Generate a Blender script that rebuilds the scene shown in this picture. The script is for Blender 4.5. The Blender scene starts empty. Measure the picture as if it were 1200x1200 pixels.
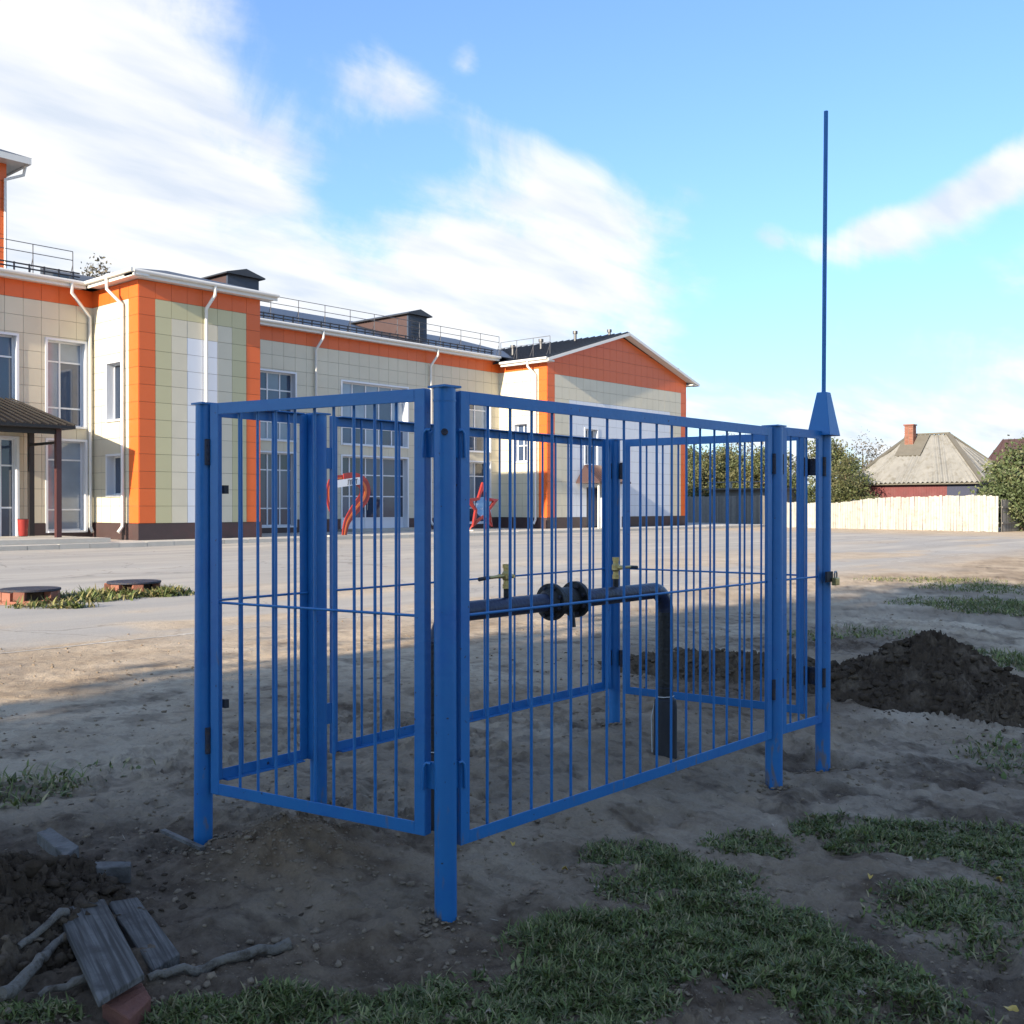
import bpy, math, random
import numpy as np
from mathutils import Vector
random.seed(7); np.random.seed(7)
S = bpy.context.scene
COL = S.collection
R = math.radians

# ------------------------------------------------------------------ camera
CAMH = 1.56; FPX = 1215.0; HOR = 593.0; TH = R(41.6)
FW = np.array([math.cos(TH), math.sin(TH)]); RT = np.array([math.sin(TH), -math.cos(TH)])
cam = bpy.data.cameras.new('camera'); camo = bpy.data.objects.new('camera', cam); COL.objects.link(camo)
camo.location = (0, 0, CAMH); camo.rotation_euler = (R(90) - math.atan((600 - HOR) / FPX), 0, TH - R(90))
cam.sensor_width = 36; cam.lens = 36 * FPX / 1200; cam.clip_start = 0.05; cam.clip_end = 3000
S.camera = camo

# ------------------------------------------------------------------ light
SUN_EL = 19.0; SUN_A = 5.0                       # sun low on the left, a little in front of the school's front
to_sun = Vector((-math.cos(R(SUN_A)) * math.cos(R(SUN_EL)), -math.sin(R(SUN_A)) * math.cos(R(SUN_EL)), math.sin(R(SUN_EL))))
sun = bpy.data.lights.new('sun', 'SUN'); sun.energy = 3.5; sun.angle = R(0.53); sun.color = (1.0, 0.86, 0.66)
suno = bpy.data.objects.new('sun', sun); COL.objects.link(suno)
suno.rotation_euler = (-to_sun).to_track_quat('-Z', 'Y').to_euler(); suno.location = (-60, -10, 60)
S.view_settings.view_transform = 'Standard'; S.view_settings.look = 'None'
S.view_settings.exposure = 1.70; S.view_settings.gamma = 1.0; S.view_settings.use_curve_mapping = False

def pixdir(px, py):
    t = (px - 600) / FPX; u = (HOR - py) / FPX
    v = np.array([FW[0] + t * RT[0], FW[1] + t * RT[1], u]); return v / np.linalg.norm(v)

W = bpy.data.worlds.new('World'); S.world = W; W.use_nodes = True
nt = W.node_tree; nt.nodes.clear()
def N(tree, typ, **kw):
    n = tree.nodes.new(typ)
    for k, v in kw.items(): setattr(n, k, v)
    return n
def M_(tree, op, a, b=None, c=None, clamp=False):
    n = N(tree, 'ShaderNodeMath', operation=op, use_clamp=clamp)
    for i, v in enumerate((a, b, c)):
        if v is None: continue
        if isinstance(v, (int, float)): n.inputs[i].default_value = v
        else: tree.links.new(v, n.inputs[i])
    return n.outputs[0]
def build_world():
    L = nt.links.new
    tc = N(nt, 'ShaderNodeTexCoord'); dirv = tc.outputs['Generated']
    sky = N(nt, 'ShaderNodeTexSky', sky_type='NISHITA', sun_disc=False)
    sky.sun_elevation = R(SUN_EL); sky.sun_rotation = math.atan2(to_sun.x, to_sun.y)
    sky.altitude = 100; sky.air_density = 1.0; sky.dust_density = 0.8; sky.ozone_density = 1.4
    sep = N(nt, 'ShaderNodeSeparateXYZ'); L(dirv, sep.inputs[0])
    z = M_(nt, 'MAXIMUM', sep.outputs[2], 0.0)
    den = M_(nt, 'ADD', z, 0.16)
    cx = M_(nt, 'DIVIDE', sep.outputs[0], den); cy = M_(nt, 'DIVIDE', sep.outputs[1], den)
    cmb = N(nt, 'ShaderNodeCombineXYZ'); L(cx, cmb.inputs[0]); L(cy, cmb.inputs[1])
    mp = N(nt, 'ShaderNodeMapping'); L(cmb.outputs[0], mp.inputs[0])
    mp.inputs['Rotation'].default_value = (0, 0, R(35)); mp.inputs['Scale'].default_value = (0.7, 1.9, 1)
    n1 = N(nt, 'ShaderNodeTexNoise'); L(mp.outputs[0], n1.inputs['Vector'])
    n1.inputs['Scale'].default_value = 1.5; n1.inputs['Detail'].default_value = 9; n1.inputs['Roughness'].default_value = 0.56
    n1.inputs['Distortion'].default_value = 0.35
    n2 = N(nt, 'ShaderNodeTexNoise'); L(dirv, n2.inputs['Vector'])
    n2.inputs['Scale'].default_value = 9; n2.inputs['Detail'].default_value = 7; n2.inputs['Roughness'].default_value = 0.6
    n2.inputs['Distortion'].default_value = 0.6
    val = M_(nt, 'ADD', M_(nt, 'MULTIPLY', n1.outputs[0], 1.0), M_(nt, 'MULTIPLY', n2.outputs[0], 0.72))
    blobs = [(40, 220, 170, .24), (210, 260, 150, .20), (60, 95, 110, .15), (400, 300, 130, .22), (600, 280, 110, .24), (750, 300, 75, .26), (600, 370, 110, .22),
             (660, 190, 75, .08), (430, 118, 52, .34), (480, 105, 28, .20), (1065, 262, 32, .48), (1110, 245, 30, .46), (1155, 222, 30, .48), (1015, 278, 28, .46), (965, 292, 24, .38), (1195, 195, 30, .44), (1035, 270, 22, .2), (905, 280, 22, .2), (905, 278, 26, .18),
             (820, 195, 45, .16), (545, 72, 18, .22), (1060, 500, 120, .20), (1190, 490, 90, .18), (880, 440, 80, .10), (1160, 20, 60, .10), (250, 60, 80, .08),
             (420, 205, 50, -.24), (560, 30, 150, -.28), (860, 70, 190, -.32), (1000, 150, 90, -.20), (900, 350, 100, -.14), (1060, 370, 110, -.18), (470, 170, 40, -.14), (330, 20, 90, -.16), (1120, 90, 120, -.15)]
    for (px, py, rad, w) in blobs:
        d = pixdir(px, py); s = rad / FPX
        dp = N(nt, 'ShaderNodeVectorMath', operation='DOT_PRODUCT'); L(dirv, dp.inputs[0]); dp.inputs[1].default_value = tuple(d)
        e = M_(nt, 'EXPONENT', M_(nt, 'MULTIPLY', M_(nt, 'SUBTRACT', dp.outputs['Value'], 1.0), 1.35 / (s * s)))
        val = M_(nt, 'ADD', val, M_(nt, 'MULTIPLY', e, w))
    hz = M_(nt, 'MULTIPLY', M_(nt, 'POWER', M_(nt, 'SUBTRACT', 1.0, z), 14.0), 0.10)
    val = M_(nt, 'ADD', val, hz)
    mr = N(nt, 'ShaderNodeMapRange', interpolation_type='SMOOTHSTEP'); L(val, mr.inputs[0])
    mr.inputs[1].default_value = 0.80; mr.inputs[2].default_value = 1.20; mr.inputs[3].default_value = 0.0; mr.inputs[4].default_value = 0.95  # low threshold: cloud added outside the frame to brighten and warm the shade
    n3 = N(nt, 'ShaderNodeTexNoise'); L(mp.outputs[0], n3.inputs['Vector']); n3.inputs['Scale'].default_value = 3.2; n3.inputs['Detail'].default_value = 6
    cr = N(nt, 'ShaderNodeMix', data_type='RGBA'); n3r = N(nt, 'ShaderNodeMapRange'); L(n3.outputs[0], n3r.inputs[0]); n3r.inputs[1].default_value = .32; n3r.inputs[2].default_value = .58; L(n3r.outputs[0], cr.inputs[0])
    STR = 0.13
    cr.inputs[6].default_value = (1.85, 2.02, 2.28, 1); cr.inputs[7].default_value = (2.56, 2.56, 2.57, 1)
    # pale milky veil in the whole sky (thin cirrus), a little denser towards the horizon
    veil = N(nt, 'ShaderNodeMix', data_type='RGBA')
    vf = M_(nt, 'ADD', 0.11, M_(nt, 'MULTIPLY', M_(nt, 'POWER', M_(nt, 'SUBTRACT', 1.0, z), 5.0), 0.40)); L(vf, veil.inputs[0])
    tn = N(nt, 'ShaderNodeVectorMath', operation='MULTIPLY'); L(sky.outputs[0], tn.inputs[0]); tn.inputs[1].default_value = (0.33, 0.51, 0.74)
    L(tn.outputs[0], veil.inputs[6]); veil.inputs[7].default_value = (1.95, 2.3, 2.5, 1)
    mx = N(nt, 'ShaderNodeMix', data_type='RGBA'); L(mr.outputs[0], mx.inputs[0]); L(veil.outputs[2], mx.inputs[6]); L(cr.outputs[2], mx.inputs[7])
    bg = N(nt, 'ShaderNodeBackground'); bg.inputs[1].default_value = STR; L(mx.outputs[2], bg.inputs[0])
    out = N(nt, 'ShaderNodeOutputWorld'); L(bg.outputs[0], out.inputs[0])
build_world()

# ------------------------------------------------------------------ numpy noise
def _h(ix, iy, s):
    n = (ix.astype(np.int64) * 374761393 + iy.astype(np.int64) * 668265263 + s * 974711) & 0xffffffff
    n = ((n ^ (n >> 13)) * 1274126177) & 0xffffffff
    return ((n ^ (n >> 16)) & 0xffff) / 65535.0
def vn(x, y, s=0):
    x = np.asarray(x, float); y = np.asarray(y, float)
    ix = np.floor(x); iy = np.floor(y); fx = x - ix; fy = y - iy
    fx = fx * fx * fx * (fx * (fx * 6 - 15) + 10); fy = fy * fy * fy * (fy * (fy * 6 - 15) + 10)
    a = _h(ix, iy, s); b = _h(ix + 1, iy, s); c = _h(ix, iy + 1, s); d = _h(ix + 1, iy + 1, s)
    return (a * (1 - fx) + b * fx) * (1 - fy) + (c * (1 - fx) + d * fx) * fy
def fbm(x, y, o=4, s=0, g=0.5):
    t = 0; a = 1; n = 0
    for i in range(o):
        t = t + a * vn(np.asarray(x) * 2 ** i + 17.3 * i, np.asarray(y) * 2 ** i - 9.1 * i, s + i); n += a; a *= g
    return t / n
def sst(a, b, x):
    t = np.clip((np.asarray(x, float) - a) / (b - a), 0, 1); return t * t * (3 - 2 * t)

GY = [-60, -4, 2.0, 2.7, 4.0, 8, 30, 500]; GZ = [-.12, -.04, 0, .02, .115, .15, .20, .20]
def gz(x, y):
    return np.interp(y, GY, GZ)
def G(px, py, dz=0.0):
    """point on the ground seen at a pixel"""
    t = (px - 600) / FPX; z = 0.05
    for _ in range(8):
        d = (CAMH - z) * FPX / (py - HOR); p = d * (FW + t * RT); z = float(gz(p[0], p[1])) + dz
    return np.array([p[0], p[1], z])
def onY(px, Y):
    t = (px - 600) / FPX; k = FW + t * RT; return Y / k[1] * k[0]
def onX(px, X):
    t = (px - 600) / FPX; k = FW + t * RT; return X / k[0] * k[1]

# ------------------------------------------------------------------ materials
MATS = {}
def mat(name, col, rough=0.6, var=0.12, scale=6.0, bump=0.0, bscale=60.0, metal=0.0, spec=0.5, col2=None, fac2=(0.55, 0.7), s2=3.0, coat=0.0, obj_var=0.0, attr=None, trans=0.0):
    m = bpy.data.materials.new(name); m.use_nodes = True; t = m.node_tree; L = t.links.new
    b = t.nodes['Principled BSDF']; b.inputs['Roughness'].default_value = rough; b.inputs['Metallic'].default_value = metal
    b.inputs['Specular IOR Level'].default_value = spec; b.inputs['Coat Weight'].default_value = coat
    geo = N(t, 'ShaderNodeNewGeometry'); pos = geo.outputs['Position']
    n = N(t, 'ShaderNodeTexNoise'); L(pos, n.inputs['Vector']); n.inputs['Scale'].default_value = scale; n.inputs['Detail'].default_value = 6; n.inputs['Roughness'].default_value = .62
    f = M_(t, 'ADD', 1 - var, M_(t, 'MULTIPLY', n.outputs[0], 2 * var))
    base = None
    if attr:
        a = N(t, 'ShaderNodeAttribute', attribute_name=attr); base = a.outputs['Color']
    else:
        rgb = N(t, 'ShaderNodeRGB'); rgb.outputs[0].default_value = (*col, 1); base = rgb.outputs[0]
    if col2:
        n2 = N(t, 'ShaderNodeTexNoise'); L(pos, n2.inputs['Vector']); n2.inputs['Scale'].default_value = s2; n2.inputs['Detail'].default_value = 8; n2.inputs['Roughness'].default_value = .65
        mr = N(t, 'ShaderNodeMapRange'); L(n2.outputs[0], mr.inputs[0]); mr.inputs[1].default_value = fac2[0]; mr.inputs[2].default_value = fac2[1]
        mx = N(t, 'ShaderNodeMix', data_type='RGBA'); L(mr.outputs[0], mx.inputs[0]); L(base, mx.inputs[6]); mx.inputs[7].default_value = (*col2, 1); base = mx.outputs[2]
    if obj_var:
        oi = N(t, 'ShaderNodeObjectInfo'); f = M_(t, 'MULTIPLY', f, M_(t, 'ADD', 1 - obj_var, M_(t, 'MULTIPLY', oi.outputs['Random'], 2 * obj_var)))
    vm = N(t, 'ShaderNodeVectorMath', operation='SCALE'); L(base, vm.inputs[0]); L(f, vm.inputs['Scale']); L(vm.outputs[0], b.inputs['Base Color'])
    if bump:
        nb = N(t, 'ShaderNodeTexNoise'); L(pos, nb.inputs['Vector']); nb.inputs['Scale'].default_value = bscale; nb.inputs['Detail'].default_value = 6
        bp = N(t, 'ShaderNodeBump'); bp.inputs['Strength'].default_value = bump; bp.inputs['Distance'].default_value = 0.02
        L(nb.outputs[0], bp.inputs['Height']); L(bp.outputs[0], b.inputs['Normal'])
    if trans:
        tr = N(t, 'ShaderNodeBsdfTranslucent'); L(vm.outputs[0], tr.inputs[0]); ms = N(t, 'ShaderNodeMixShader'); ms.inputs[0].default_value = trans
        L(b.outputs[0], ms.inputs[1]); L(tr.outputs[0], ms.inputs[2]); L(ms.outputs[0], t.nodes['Material Output'].inputs[0])
    MATS[name] = m; return m

mat('blue_paint', (0.017, 0.150, 0.39), rough=0.38, var=0.10, scale=9, bump=0.10, bscale=35, col2=(0.012, 0.11, 0.37), fac2=(.5, .8), s2=4, spec=.45)
mat('dark_blue_paint', (0.012, 0.022, 0.062), rough=0.36, var=.25, scale=14, bump=.25, bscale=50, col2=(.02, .02, .022), fac2=(.5, .75), s2=6)
mat('black_pipe', (0.010, 0.010, 0.010), rough=0.5, var=.3, scale=12, bump=.3, bscale=60, col2=(.03, .024, .02), fac2=(.5, .8), s2=9)
mat('weld_rust', (0.018, 0.022, 0.04), rough=0.65, var=.4, scale=30, bump=.5, bscale=90, col2=(.06, .035, .02), fac2=(.5, .7), s2=25)
mat('steel', (0.35, 0.34, 0.33), rough=.4, metal=.9, var=.3, scale=30)
mat('brass', (0.52, 0.40, 0.16), rough=.38, metal=.75, var=.2, scale=40, bump=.15, bscale=80)
mat('panel_beige', (0.565, 0.52, 0.405), rough=.42, var=.09, scale=1.1, obj_var=.035)
mat('panel_olive', (0.47, 0.44, 0.265), rough=.42, var=.05, scale=.8, obj_var=.035)
mat('panel_white', (0.59, 0.62, 0.68), rough=.42, var=.04, scale=.8, obj_var=.03)
mat('panel_orange', (0.62, 0.115, 0.020), rough=.40, var=.06, scale=.8, obj_var=.05)
mat('joint', (0.16, 0.15, 0.13), rough=.8)
mat('plinth', (0.050, 0.030, 0.030), rough=.5, var=.2, scale=3, col2=(.10, .03, .03), fac2=(.5, .8), s2=.5)
mat('white_pvc', (0.64, 0.66, 0.70), rough=.35, var=.04, scale=3)
mat('white_metal', (0.64, 0.63, 0.60), rough=.35, var=.06, scale=2)
mat('glass', (0.035, 0.055, 0.10), rough=.06, var=.3, scale=.6, spec=.8, obj_var=.5)
mat('glass_light', (0.20, 0.25, 0.32), rough=.10, var=.35, scale=.9, spec=.8, obj_var=.3)
mat('roof_metal', (0.040, 0.042, 0.048), rough=.42, var=.2, scale=2, metal=.2)
mat('dormer_side', (0.06, 0.034, 0.03), rough=.5, var=.15, scale=3)
mat('dormer_front', (0.035, 0.045, 0.07), rough=.5, var=.2, scale=3)
mat('rail_steel', (0.09, 0.09, 0.10), rough=.5, var=.2)
mat('canopy_brown', (0.012, 0.010, 0.010), rough=.5, var=.3, scale=6, col2=(.03, .028, .026), fac2=(.6, .7), s2=12)
mat('post_brown', (0.06, 0.02, 0.02), rough=.45, var=.2)
mat('concrete', (0.42, 0.40, 0.36), rough=.85, var=.18, scale=2.5, bump=.3, bscale=40, obj_var=.08)
mat('red_paint', (0.26, 0.025, 0.022), rough=.4, var=.2, scale=4, col2=(.36, .09, .06), fac2=(.62, .75), s2=5)
mat('orange_paint', (0.55, 0.13, 0.03), rough=.4, var=.1)
mat('light_blue', (0.13, 0.27, 0.48), rough=.5, var=.3, scale=3, col2=(.6, .65, .7), fac2=(.55, .65), s2=4)
mat('cream', (0.7, 0.6, 0.45), rough=.5)
mat('ink', (0.02, 0.02, 0.025), rough=.6)
mat('asbestos', (0.215, 0.21, 0.195), rough=.9, var=.3, scale=1.2, bump=.2, bscale=20, col2=(.15, .14, .115), fac2=(.5, .7), s2=2.2)
mat('asbestos_dark', (0.12, 0.11, 0.09), rough=.9, var=.25, scale=2)
mat('maroon_wood', (0.115, 0.024, 0.026), rough=.7, var=.35, scale=2.2, col2=(.12, .04, .04), fac2=(.5, .75), s2=1.4)
mat('navy_trim', (0.012, 0.018, 0.05), rough=.6, var=.2)
mat('brown_roof', (0.062, 0.034, 0.032), rough=.55, var=.12, scale=1)
mat('brick', (0.22, 0.085, 0.055), rough=.85, var=.3, scale=8, obj_var=.25, bump=.3, bscale=50, col2=(.28, .22, .17), fac2=(.6, .75), s2=7)
mat('pale_board', (0.33, 0.32, 0.295), rough=.85, var=.16, scale=4, obj_var=.10, col2=(.24, .22, .18), fac2=(.52, .72), s2=3)
mat('grey_board', (0.19, 0.175, 0.155), rough=.9, var=.3, scale=4, obj_var=.25)
mat('plank_wood', (0.14, 0.127, 0.113), rough=.85, var=.45, scale=9, bump=.5, bscale=45, col2=(.055, .046, .038), fac2=(.48, .68), s2=7)
mat('fresh_wood', (0.42, 0.36, 0.27), rough=.85, var=.3, scale=40)
mat('branch_bark', (0.17, 0.145, 0.115), rough=.9, var=.4, scale=18, bump=.6, bscale=70, col2=(.06, .045, .03), fac2=(.5, .65), s2=20)
mat('tree_bark', (0.09, 0.07, 0.05), rough=.95, var=.3, scale=4)
mat('leaf_green', (1, 1, 1), rough=.6, var=.2, scale=.7, attr='tint', trans=.25)
mat('grass_blade', (1, 1, 1), rough=.6, var=.25, scale=5, attr='tint', trans=.2, spec=.3)
mat('soil', (0.10, 0.072, 0.048), rough=1.0, var=.4, scale=7, bump=.9, bscale=32, col2=(.125, .10, .075), fac2=(.55, .72), s2=9, spec=.1)
mat('soil_dark', (0.066, 0.047, 0.032), rough=1.0, var=.5, scale=7, bump=.9, bscale=30, col2=(.15, .112, .078), fac2=(.52, .68), s2=4, spec=.1)
mat('clod', (0.25, 0.19, 0.13), rough=1.0, var=.35, scale=14, bump=.6, bscale=60, spec=.1)
mat('yellow_leaf', (0.62, 0.42, 0.10), rough=.6, var=.2, scale=30)
mat('tan_leaf', (0.42, 0.33, 0.25), rough=.7, var=.3, scale=30)
mat('line_paint', (0.52, 0.49, 0.44), rough=.9, var=.3, scale=5, col2=(.38, .34, .285), fac2=(.38, .55), s2=1.6)
mat('white_string', (0.6, 0.58, 0.55), rough=.8)

def grain():
    m = MATS['plank_wood'].copy(); m.name = 'plank_grain'; t = m.node_tree; L = t.links.new; b = t.nodes['Principled BSDF']
    a = G(93, 1058); c = G(140, 1160); ang = math.atan2(c[1] - a[1], c[0] - a[0])
    geo = N(t, 'ShaderNodeNewGeometry'); m1 = N(t, 'ShaderNodeMapping', vector_type='TEXTURE'); L(geo.outputs['Position'], m1.inputs[0]); m1.inputs['Rotation'].default_value = (0, 0, ang); m1.inputs['Scale'].default_value = (.5, .012, .03)
    n = N(t, 'ShaderNodeTexNoise'); L(m1.outputs[0], n.inputs['Vector']); n.inputs['Scale'].default_value = 1; n.inputs['Detail'].default_value = 5; n.inputs['Distortion'].default_value = .6
    mr = N(t, 'ShaderNodeMapRange'); L(n.outputs[0], mr.inputs[0]); mr.inputs[1].default_value = .38; mr.inputs[2].default_value = .62
    src = b.inputs['Base Color'].links[0].from_socket; mx = N(t, 'ShaderNodeMix', data_type='RGBA'); L(mr.outputs[0], mx.inputs[0]); mx.inputs[6].default_value = (.052, .044, .036, 1); L(src, mx.inputs[7]); L(mx.outputs[2], b.inputs['Base Color'])
    bp = N(t, 'ShaderNodeBump'); bp.inputs['Strength'].default_value = .7; bp.inputs['Distance'].default_value = .004; L(n.outputs[0], bp.inputs['Height']); L(bp.outputs[0], b.inputs['Normal']); MATS['plank_grain'] = m
grain()
# mud and scuffs on the painted posts: dirt rubbed on, strongest low down
def mud_paint():
    m = MATS['blue_paint'].copy(); m.name = 'blue_paint_muddy'; t = m.node_tree; L = t.links.new
    b = t.nodes['Principled BSDF']; src = b.inputs['Base Color'].links[0].from_socket
    geo = N(t, 'ShaderNodeNewGeometry'); sp = N(t, 'ShaderNodeSeparateXYZ'); L(geo.outputs['Position'], sp.inputs[0])
    mp = N(t, 'ShaderNodeMapping'); L(geo.outputs['Position'], mp.inputs[0]); mp.inputs['Scale'].default_value = (22, 22, 6)
    n = N(t, 'ShaderNodeTexNoise'); L(mp.outputs[0], n.inputs['Vector']); n.inputs['Detail'].default_value = 5; n.inputs['Scale'].default_value = 1
    low = N(t, 'ShaderNodeMapRange'); L(sp.outputs[2], low.inputs[0]); low.inputs[1].default_value = .5; low.inputs[2].default_value = .02; low.inputs[3].default_value = -.03; low.inputs[4].default_value = .17
    v = M_(t, 'ADD', n.outputs[0], low.outputs[0])
    mr = N(t, 'ShaderNodeMapRange'); L(v, mr.inputs[0]); mr.inputs[1].default_value = .66; mr.inputs[2].default_value = .76; mr.inputs[4].default_value = .8
    mx = N(t, 'ShaderNodeMix', data_type='RGBA'); L(mr.outputs[0], mx.inputs[0]); L(src, mx.inputs[6]); mx.inputs[7].default_value = (.15, .125, .10, 1)
    nc = N(t, 'ShaderNodeTexNoise'); L(geo.outputs['Position'], nc.inputs['Vector']); nc.inputs['Scale'].default_value = 38; nc.inputs['Detail'].default_value = 4
    cm = N(t, 'ShaderNodeMapRange'); L(nc.outputs[0], cm.inputs[0]); cm.inputs[1].default_value = .70; cm.inputs[2].default_value = .74; cm.inputs[4].default_value = .85
    m2 = N(t, 'ShaderNodeMix', data_type='RGBA'); L(cm.outputs[0], m2.inputs[0]); L(mx.outputs[2], m2.inputs[6]); m2.inputs[7].default_value = (.03, .028, .035, 1)
    L(m2.outputs[2], b.inputs['Base Color']); MATS['blue_paint_muddy'] = m
mud_paint()

# ------------------------------------------------------------------ mesh helpers
WL = {}                                            # world location of every parent
def tag(o, label=None, cat=None, group=None, kind=None):
    if label: o['label'] = label
    if cat: o['category'] = cat
    if group: o['group'] = group
    if kind: o['kind'] = kind
    return o
def link(o, parent=None, wl=(0, 0, 0)):
    COL.objects.link(o); wl = Vector(wl)
    if parent is not None: o.parent = parent; o.location = wl - WL[parent.name]
    else: o.location = wl
    WL[o.name] = wl; return o
def empty(name, loc, label, cat, group=None):
    o = bpy.data.objects.new(name, None); o.empty_display_size = .2
    link(o, None, loc); return tag(o, label, cat, group)
class MB:
    def __init__(s): s.v = []; s.f = []; s.m = []; s.cur = 0
    def add(s, vs, fs):
        k = len(s.v); s.v += [tuple(float(c) for c in p) for p in vs]; s.f += [tuple(i + k for i in f) for f in fs]; s.m += [s.cur] * len(fs); return s
    def box(s, x0, x1, y0, y1, z0, z1):
        return s.add([(x0, y0, z0), (x1, y0, z0), (x1, y1, z0), (x0, y1, z0), (x0, y0, z1), (x1, y0, z1), (x1, y1, z1), (x0, y1, z1)],
                     [(0, 3, 2, 1), (4, 5, 6, 7), (0, 1, 5, 4), (1, 2, 6, 5), (2, 3, 7, 6), (3, 0, 4, 7)])
    def obox(s, p, q, w, h, up=(0, 0, 1)):
        """bar from p to q, width w (sideways) and height h"""
        p = Vector(p); q = Vector(q); d = (q - p).normalized(); up = Vector(up)
        if abs(d.dot(up)) > .98: up = Vector((0, 1, 0))
        a = d.cross(up).normalized(); b = a.cross(d).normalized(); a *= w / 2; b *= h / 2
        vs = [p - a - b, p + a - b, p + a + b, p - a + b, q - a - b, q + a - b, q + a + b, q - a + b]
        return s.add(vs, [(0, 1, 2, 3)[::-1], (4, 5, 6, 7)[::-1], (0, 4, 5, 1)[::-1], (1, 5, 6, 2)[::-1], (2, 6, 7, 3)[::-1], (3, 7, 4, 0)[::-1]])
    def tube(s, pts, r, n=10, caps=True):
        pts = [Vector(p) for p in pts]; rr = r if isinstance(r, (list, tuple)) else [r] * len(pts)
        d0 = (pts[1] - pts[0]).normalized(); ref = Vector((0, 0, 1)) if abs(d0.z) < .9 else Vector((1, 0, 0))
        a = d0.cross(ref).normalized(); vs = []
        for i, p in enumerate(pts):
            if i == 0: d = d0
            elif i == len(pts) - 1: d = (pts[i] - pts[i - 1]).normalized()
            else: d = ((pts[i + 1] - pts[i]).normalized() + (pts[i] - pts[i - 1]).normalized()).normalized()
            a = (a - d * a.dot(d)).normalized(); b = d.cross(a)
            for k in range(n):
                t = 2 * math.pi * k / n; vs.append(p + (a * math.cos(t) + b * math.sin(t)) * rr[i])
        fs = []
        for i in range(len(pts) - 1):
            for k in range(n):
                k2 = (k + 1) % n; fs.append((i * n + k, i * n + k2, (i + 1) * n + k2, (i + 1) * n + k))
        if caps: fs.append(tuple(range(n))[::-1]); fs.append(tuple((len(pts) - 1) * n + k for k in range(n)))
        return s.add(vs, fs)
    def cyl(s, p, q, r, n=12): return s.tube([p, q], r, n)
    def mesh(s, name, mats, smooth=None):
        me = bpy.data.meshes.new(name); me.from_pydata(s.v, [], s.f)
        for m in ([mats] if isinstance(mats, str) else mats): me.materials.append(MATS[m])
        if not isinstance(mats, str): me.polygons.foreach_set('material_index', s.m)
        if smooth is not None:
            me.polygons.foreach_set('use_smooth', [True] * len(me.polygons)); me.update(); me.set_sharp_from_angle(angle=R(smooth))
        me.update(); return me
    def build(s, name, mats, parent=None, smooth=None, loc=None):
        """geometry given in world coordinates"""
        base = Vector(loc) if loc is not None else (WL[parent.name] if parent is not None else Vector((0, 0, 0)))
        s.v = [(x - base.x, y - base.y, z - base.z) for x, y, z in s.v]
        return link(bpy.data.objects.new(name, s.mesh(name, mats, smooth)), parent, base)
def bevel(o, w, seg=2):
    b = o.modifiers.new('bevel', 'BEVEL'); b.width = w; b.segments = seg; b.limit_method = 'ANGLE'; return o
def put(name, me, parent, loc, rot=None):
    o = bpy.data.objects.new(name, me)
    if rot: o.rotation_euler = rot
    return link(o, parent, loc)
CACHE = {}
def boxmesh(name, dx, dy, dz, m):
    k = (name, round(dx, 3), round(dy, 3), round(dz, 3), m)
    if k not in CACHE: CACHE[k] = MB().box(-dx / 2, dx / 2, -dy / 2, dy / 2, -dz / 2, dz / 2).mesh(name, m)
    return CACHE[k]
def npmesh(name, V, F, m, tint=None, smooth=False):
    V = np.asarray(V, np.float32); F = np.asarray(F, np.int32); k = F.shape[1]
    me = bpy.data.meshes.new(name); me.vertices.add(len(V)); me.vertices.foreach_set('co', V.ravel())
    me.loops.add(F.size); me.loops.foreach_set('vertex_index', F.ravel())
    me.polygons.add(len(F)); me.polygons.foreach_set('loop_start', np.arange(0, F.size, k, dtype=np.int32)); me.polygons.foreach_set('loop_total', np.full(len(F), k, np.int32))
    if smooth: me.polygons.foreach_set('use_smooth', np.ones(len(F), bool))
    me.update(calc_edges=True)
    if tint is not None:
        a = me.color_attributes.new('tint', 'FLOAT_COLOR', 'POINT'); c = np.ones((len(V), 4), np.float32); c[:, :tint.shape[1]] = tint; a.data.foreach_set('color', c.ravel())
    me.materials.append(MATS[m]); me.validate(); return me

# ------------------------------------------------------------------ ground
MOUND = G(345, 1003)
HOLES = [(G(205, 985), .16, .05), (G(925, 892), .17, .07), (G(985, 893), .10, .05), (G(175, 1030), .13, .05), (G(640, 895), .10, .03), (G(30, 1000), .3, .05)]
def micro(x, y):
    soil = 1 - sst(7.6, 11.0, y + 3 * (fbm(x * .25, y * .25, 3, 5) - .5))
    soil = np.maximum(soil * (1 - sst(45, 60, x)), 0.0)
    h = .075 * (fbm(x * .9, y * .9, 3, 1) - .5) + .066 * (fbm(x * 3.6, y * 3.6, 4, 11, .58) - .5) + .046 * (fbm(x * 13, y * 13, 4, 21, .58) - .5)
    pits = sst(.60, .78, fbm(x * 5, y * 5, 2, 31)); h = h - .022 * pits
    crust = np.abs(fbm(x * 7, y * 7, 3, 51) - .5); h = h + .03 * sst(.06, 0, crust) * sst(.5, .65, fbm(x * 1.3, y * 1.3, 2, 61)) 
    d = np.hypot(x, y); far = .06 * (fbm(x * .12, y * .12, 3, 41) - .5) * sst(10, 30, d)
    h = h * soil * (.22 + .78 * sst(7.2, 4.6, y)) + far
    md = np.hypot(x - MOUND[0], y - MOUND[1]); lump = np.exp(-(md / .27) ** 2)
    h = h + lump * (.135 + .10 * (fbm(x * 9, y * 9, 4, 71) - .5))
    for p, r, dp in HOLES: h = h - dp * np.exp(-(np.hypot(x - p[0], y - p[1]) / r) ** 2)
    return h, soil
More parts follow.
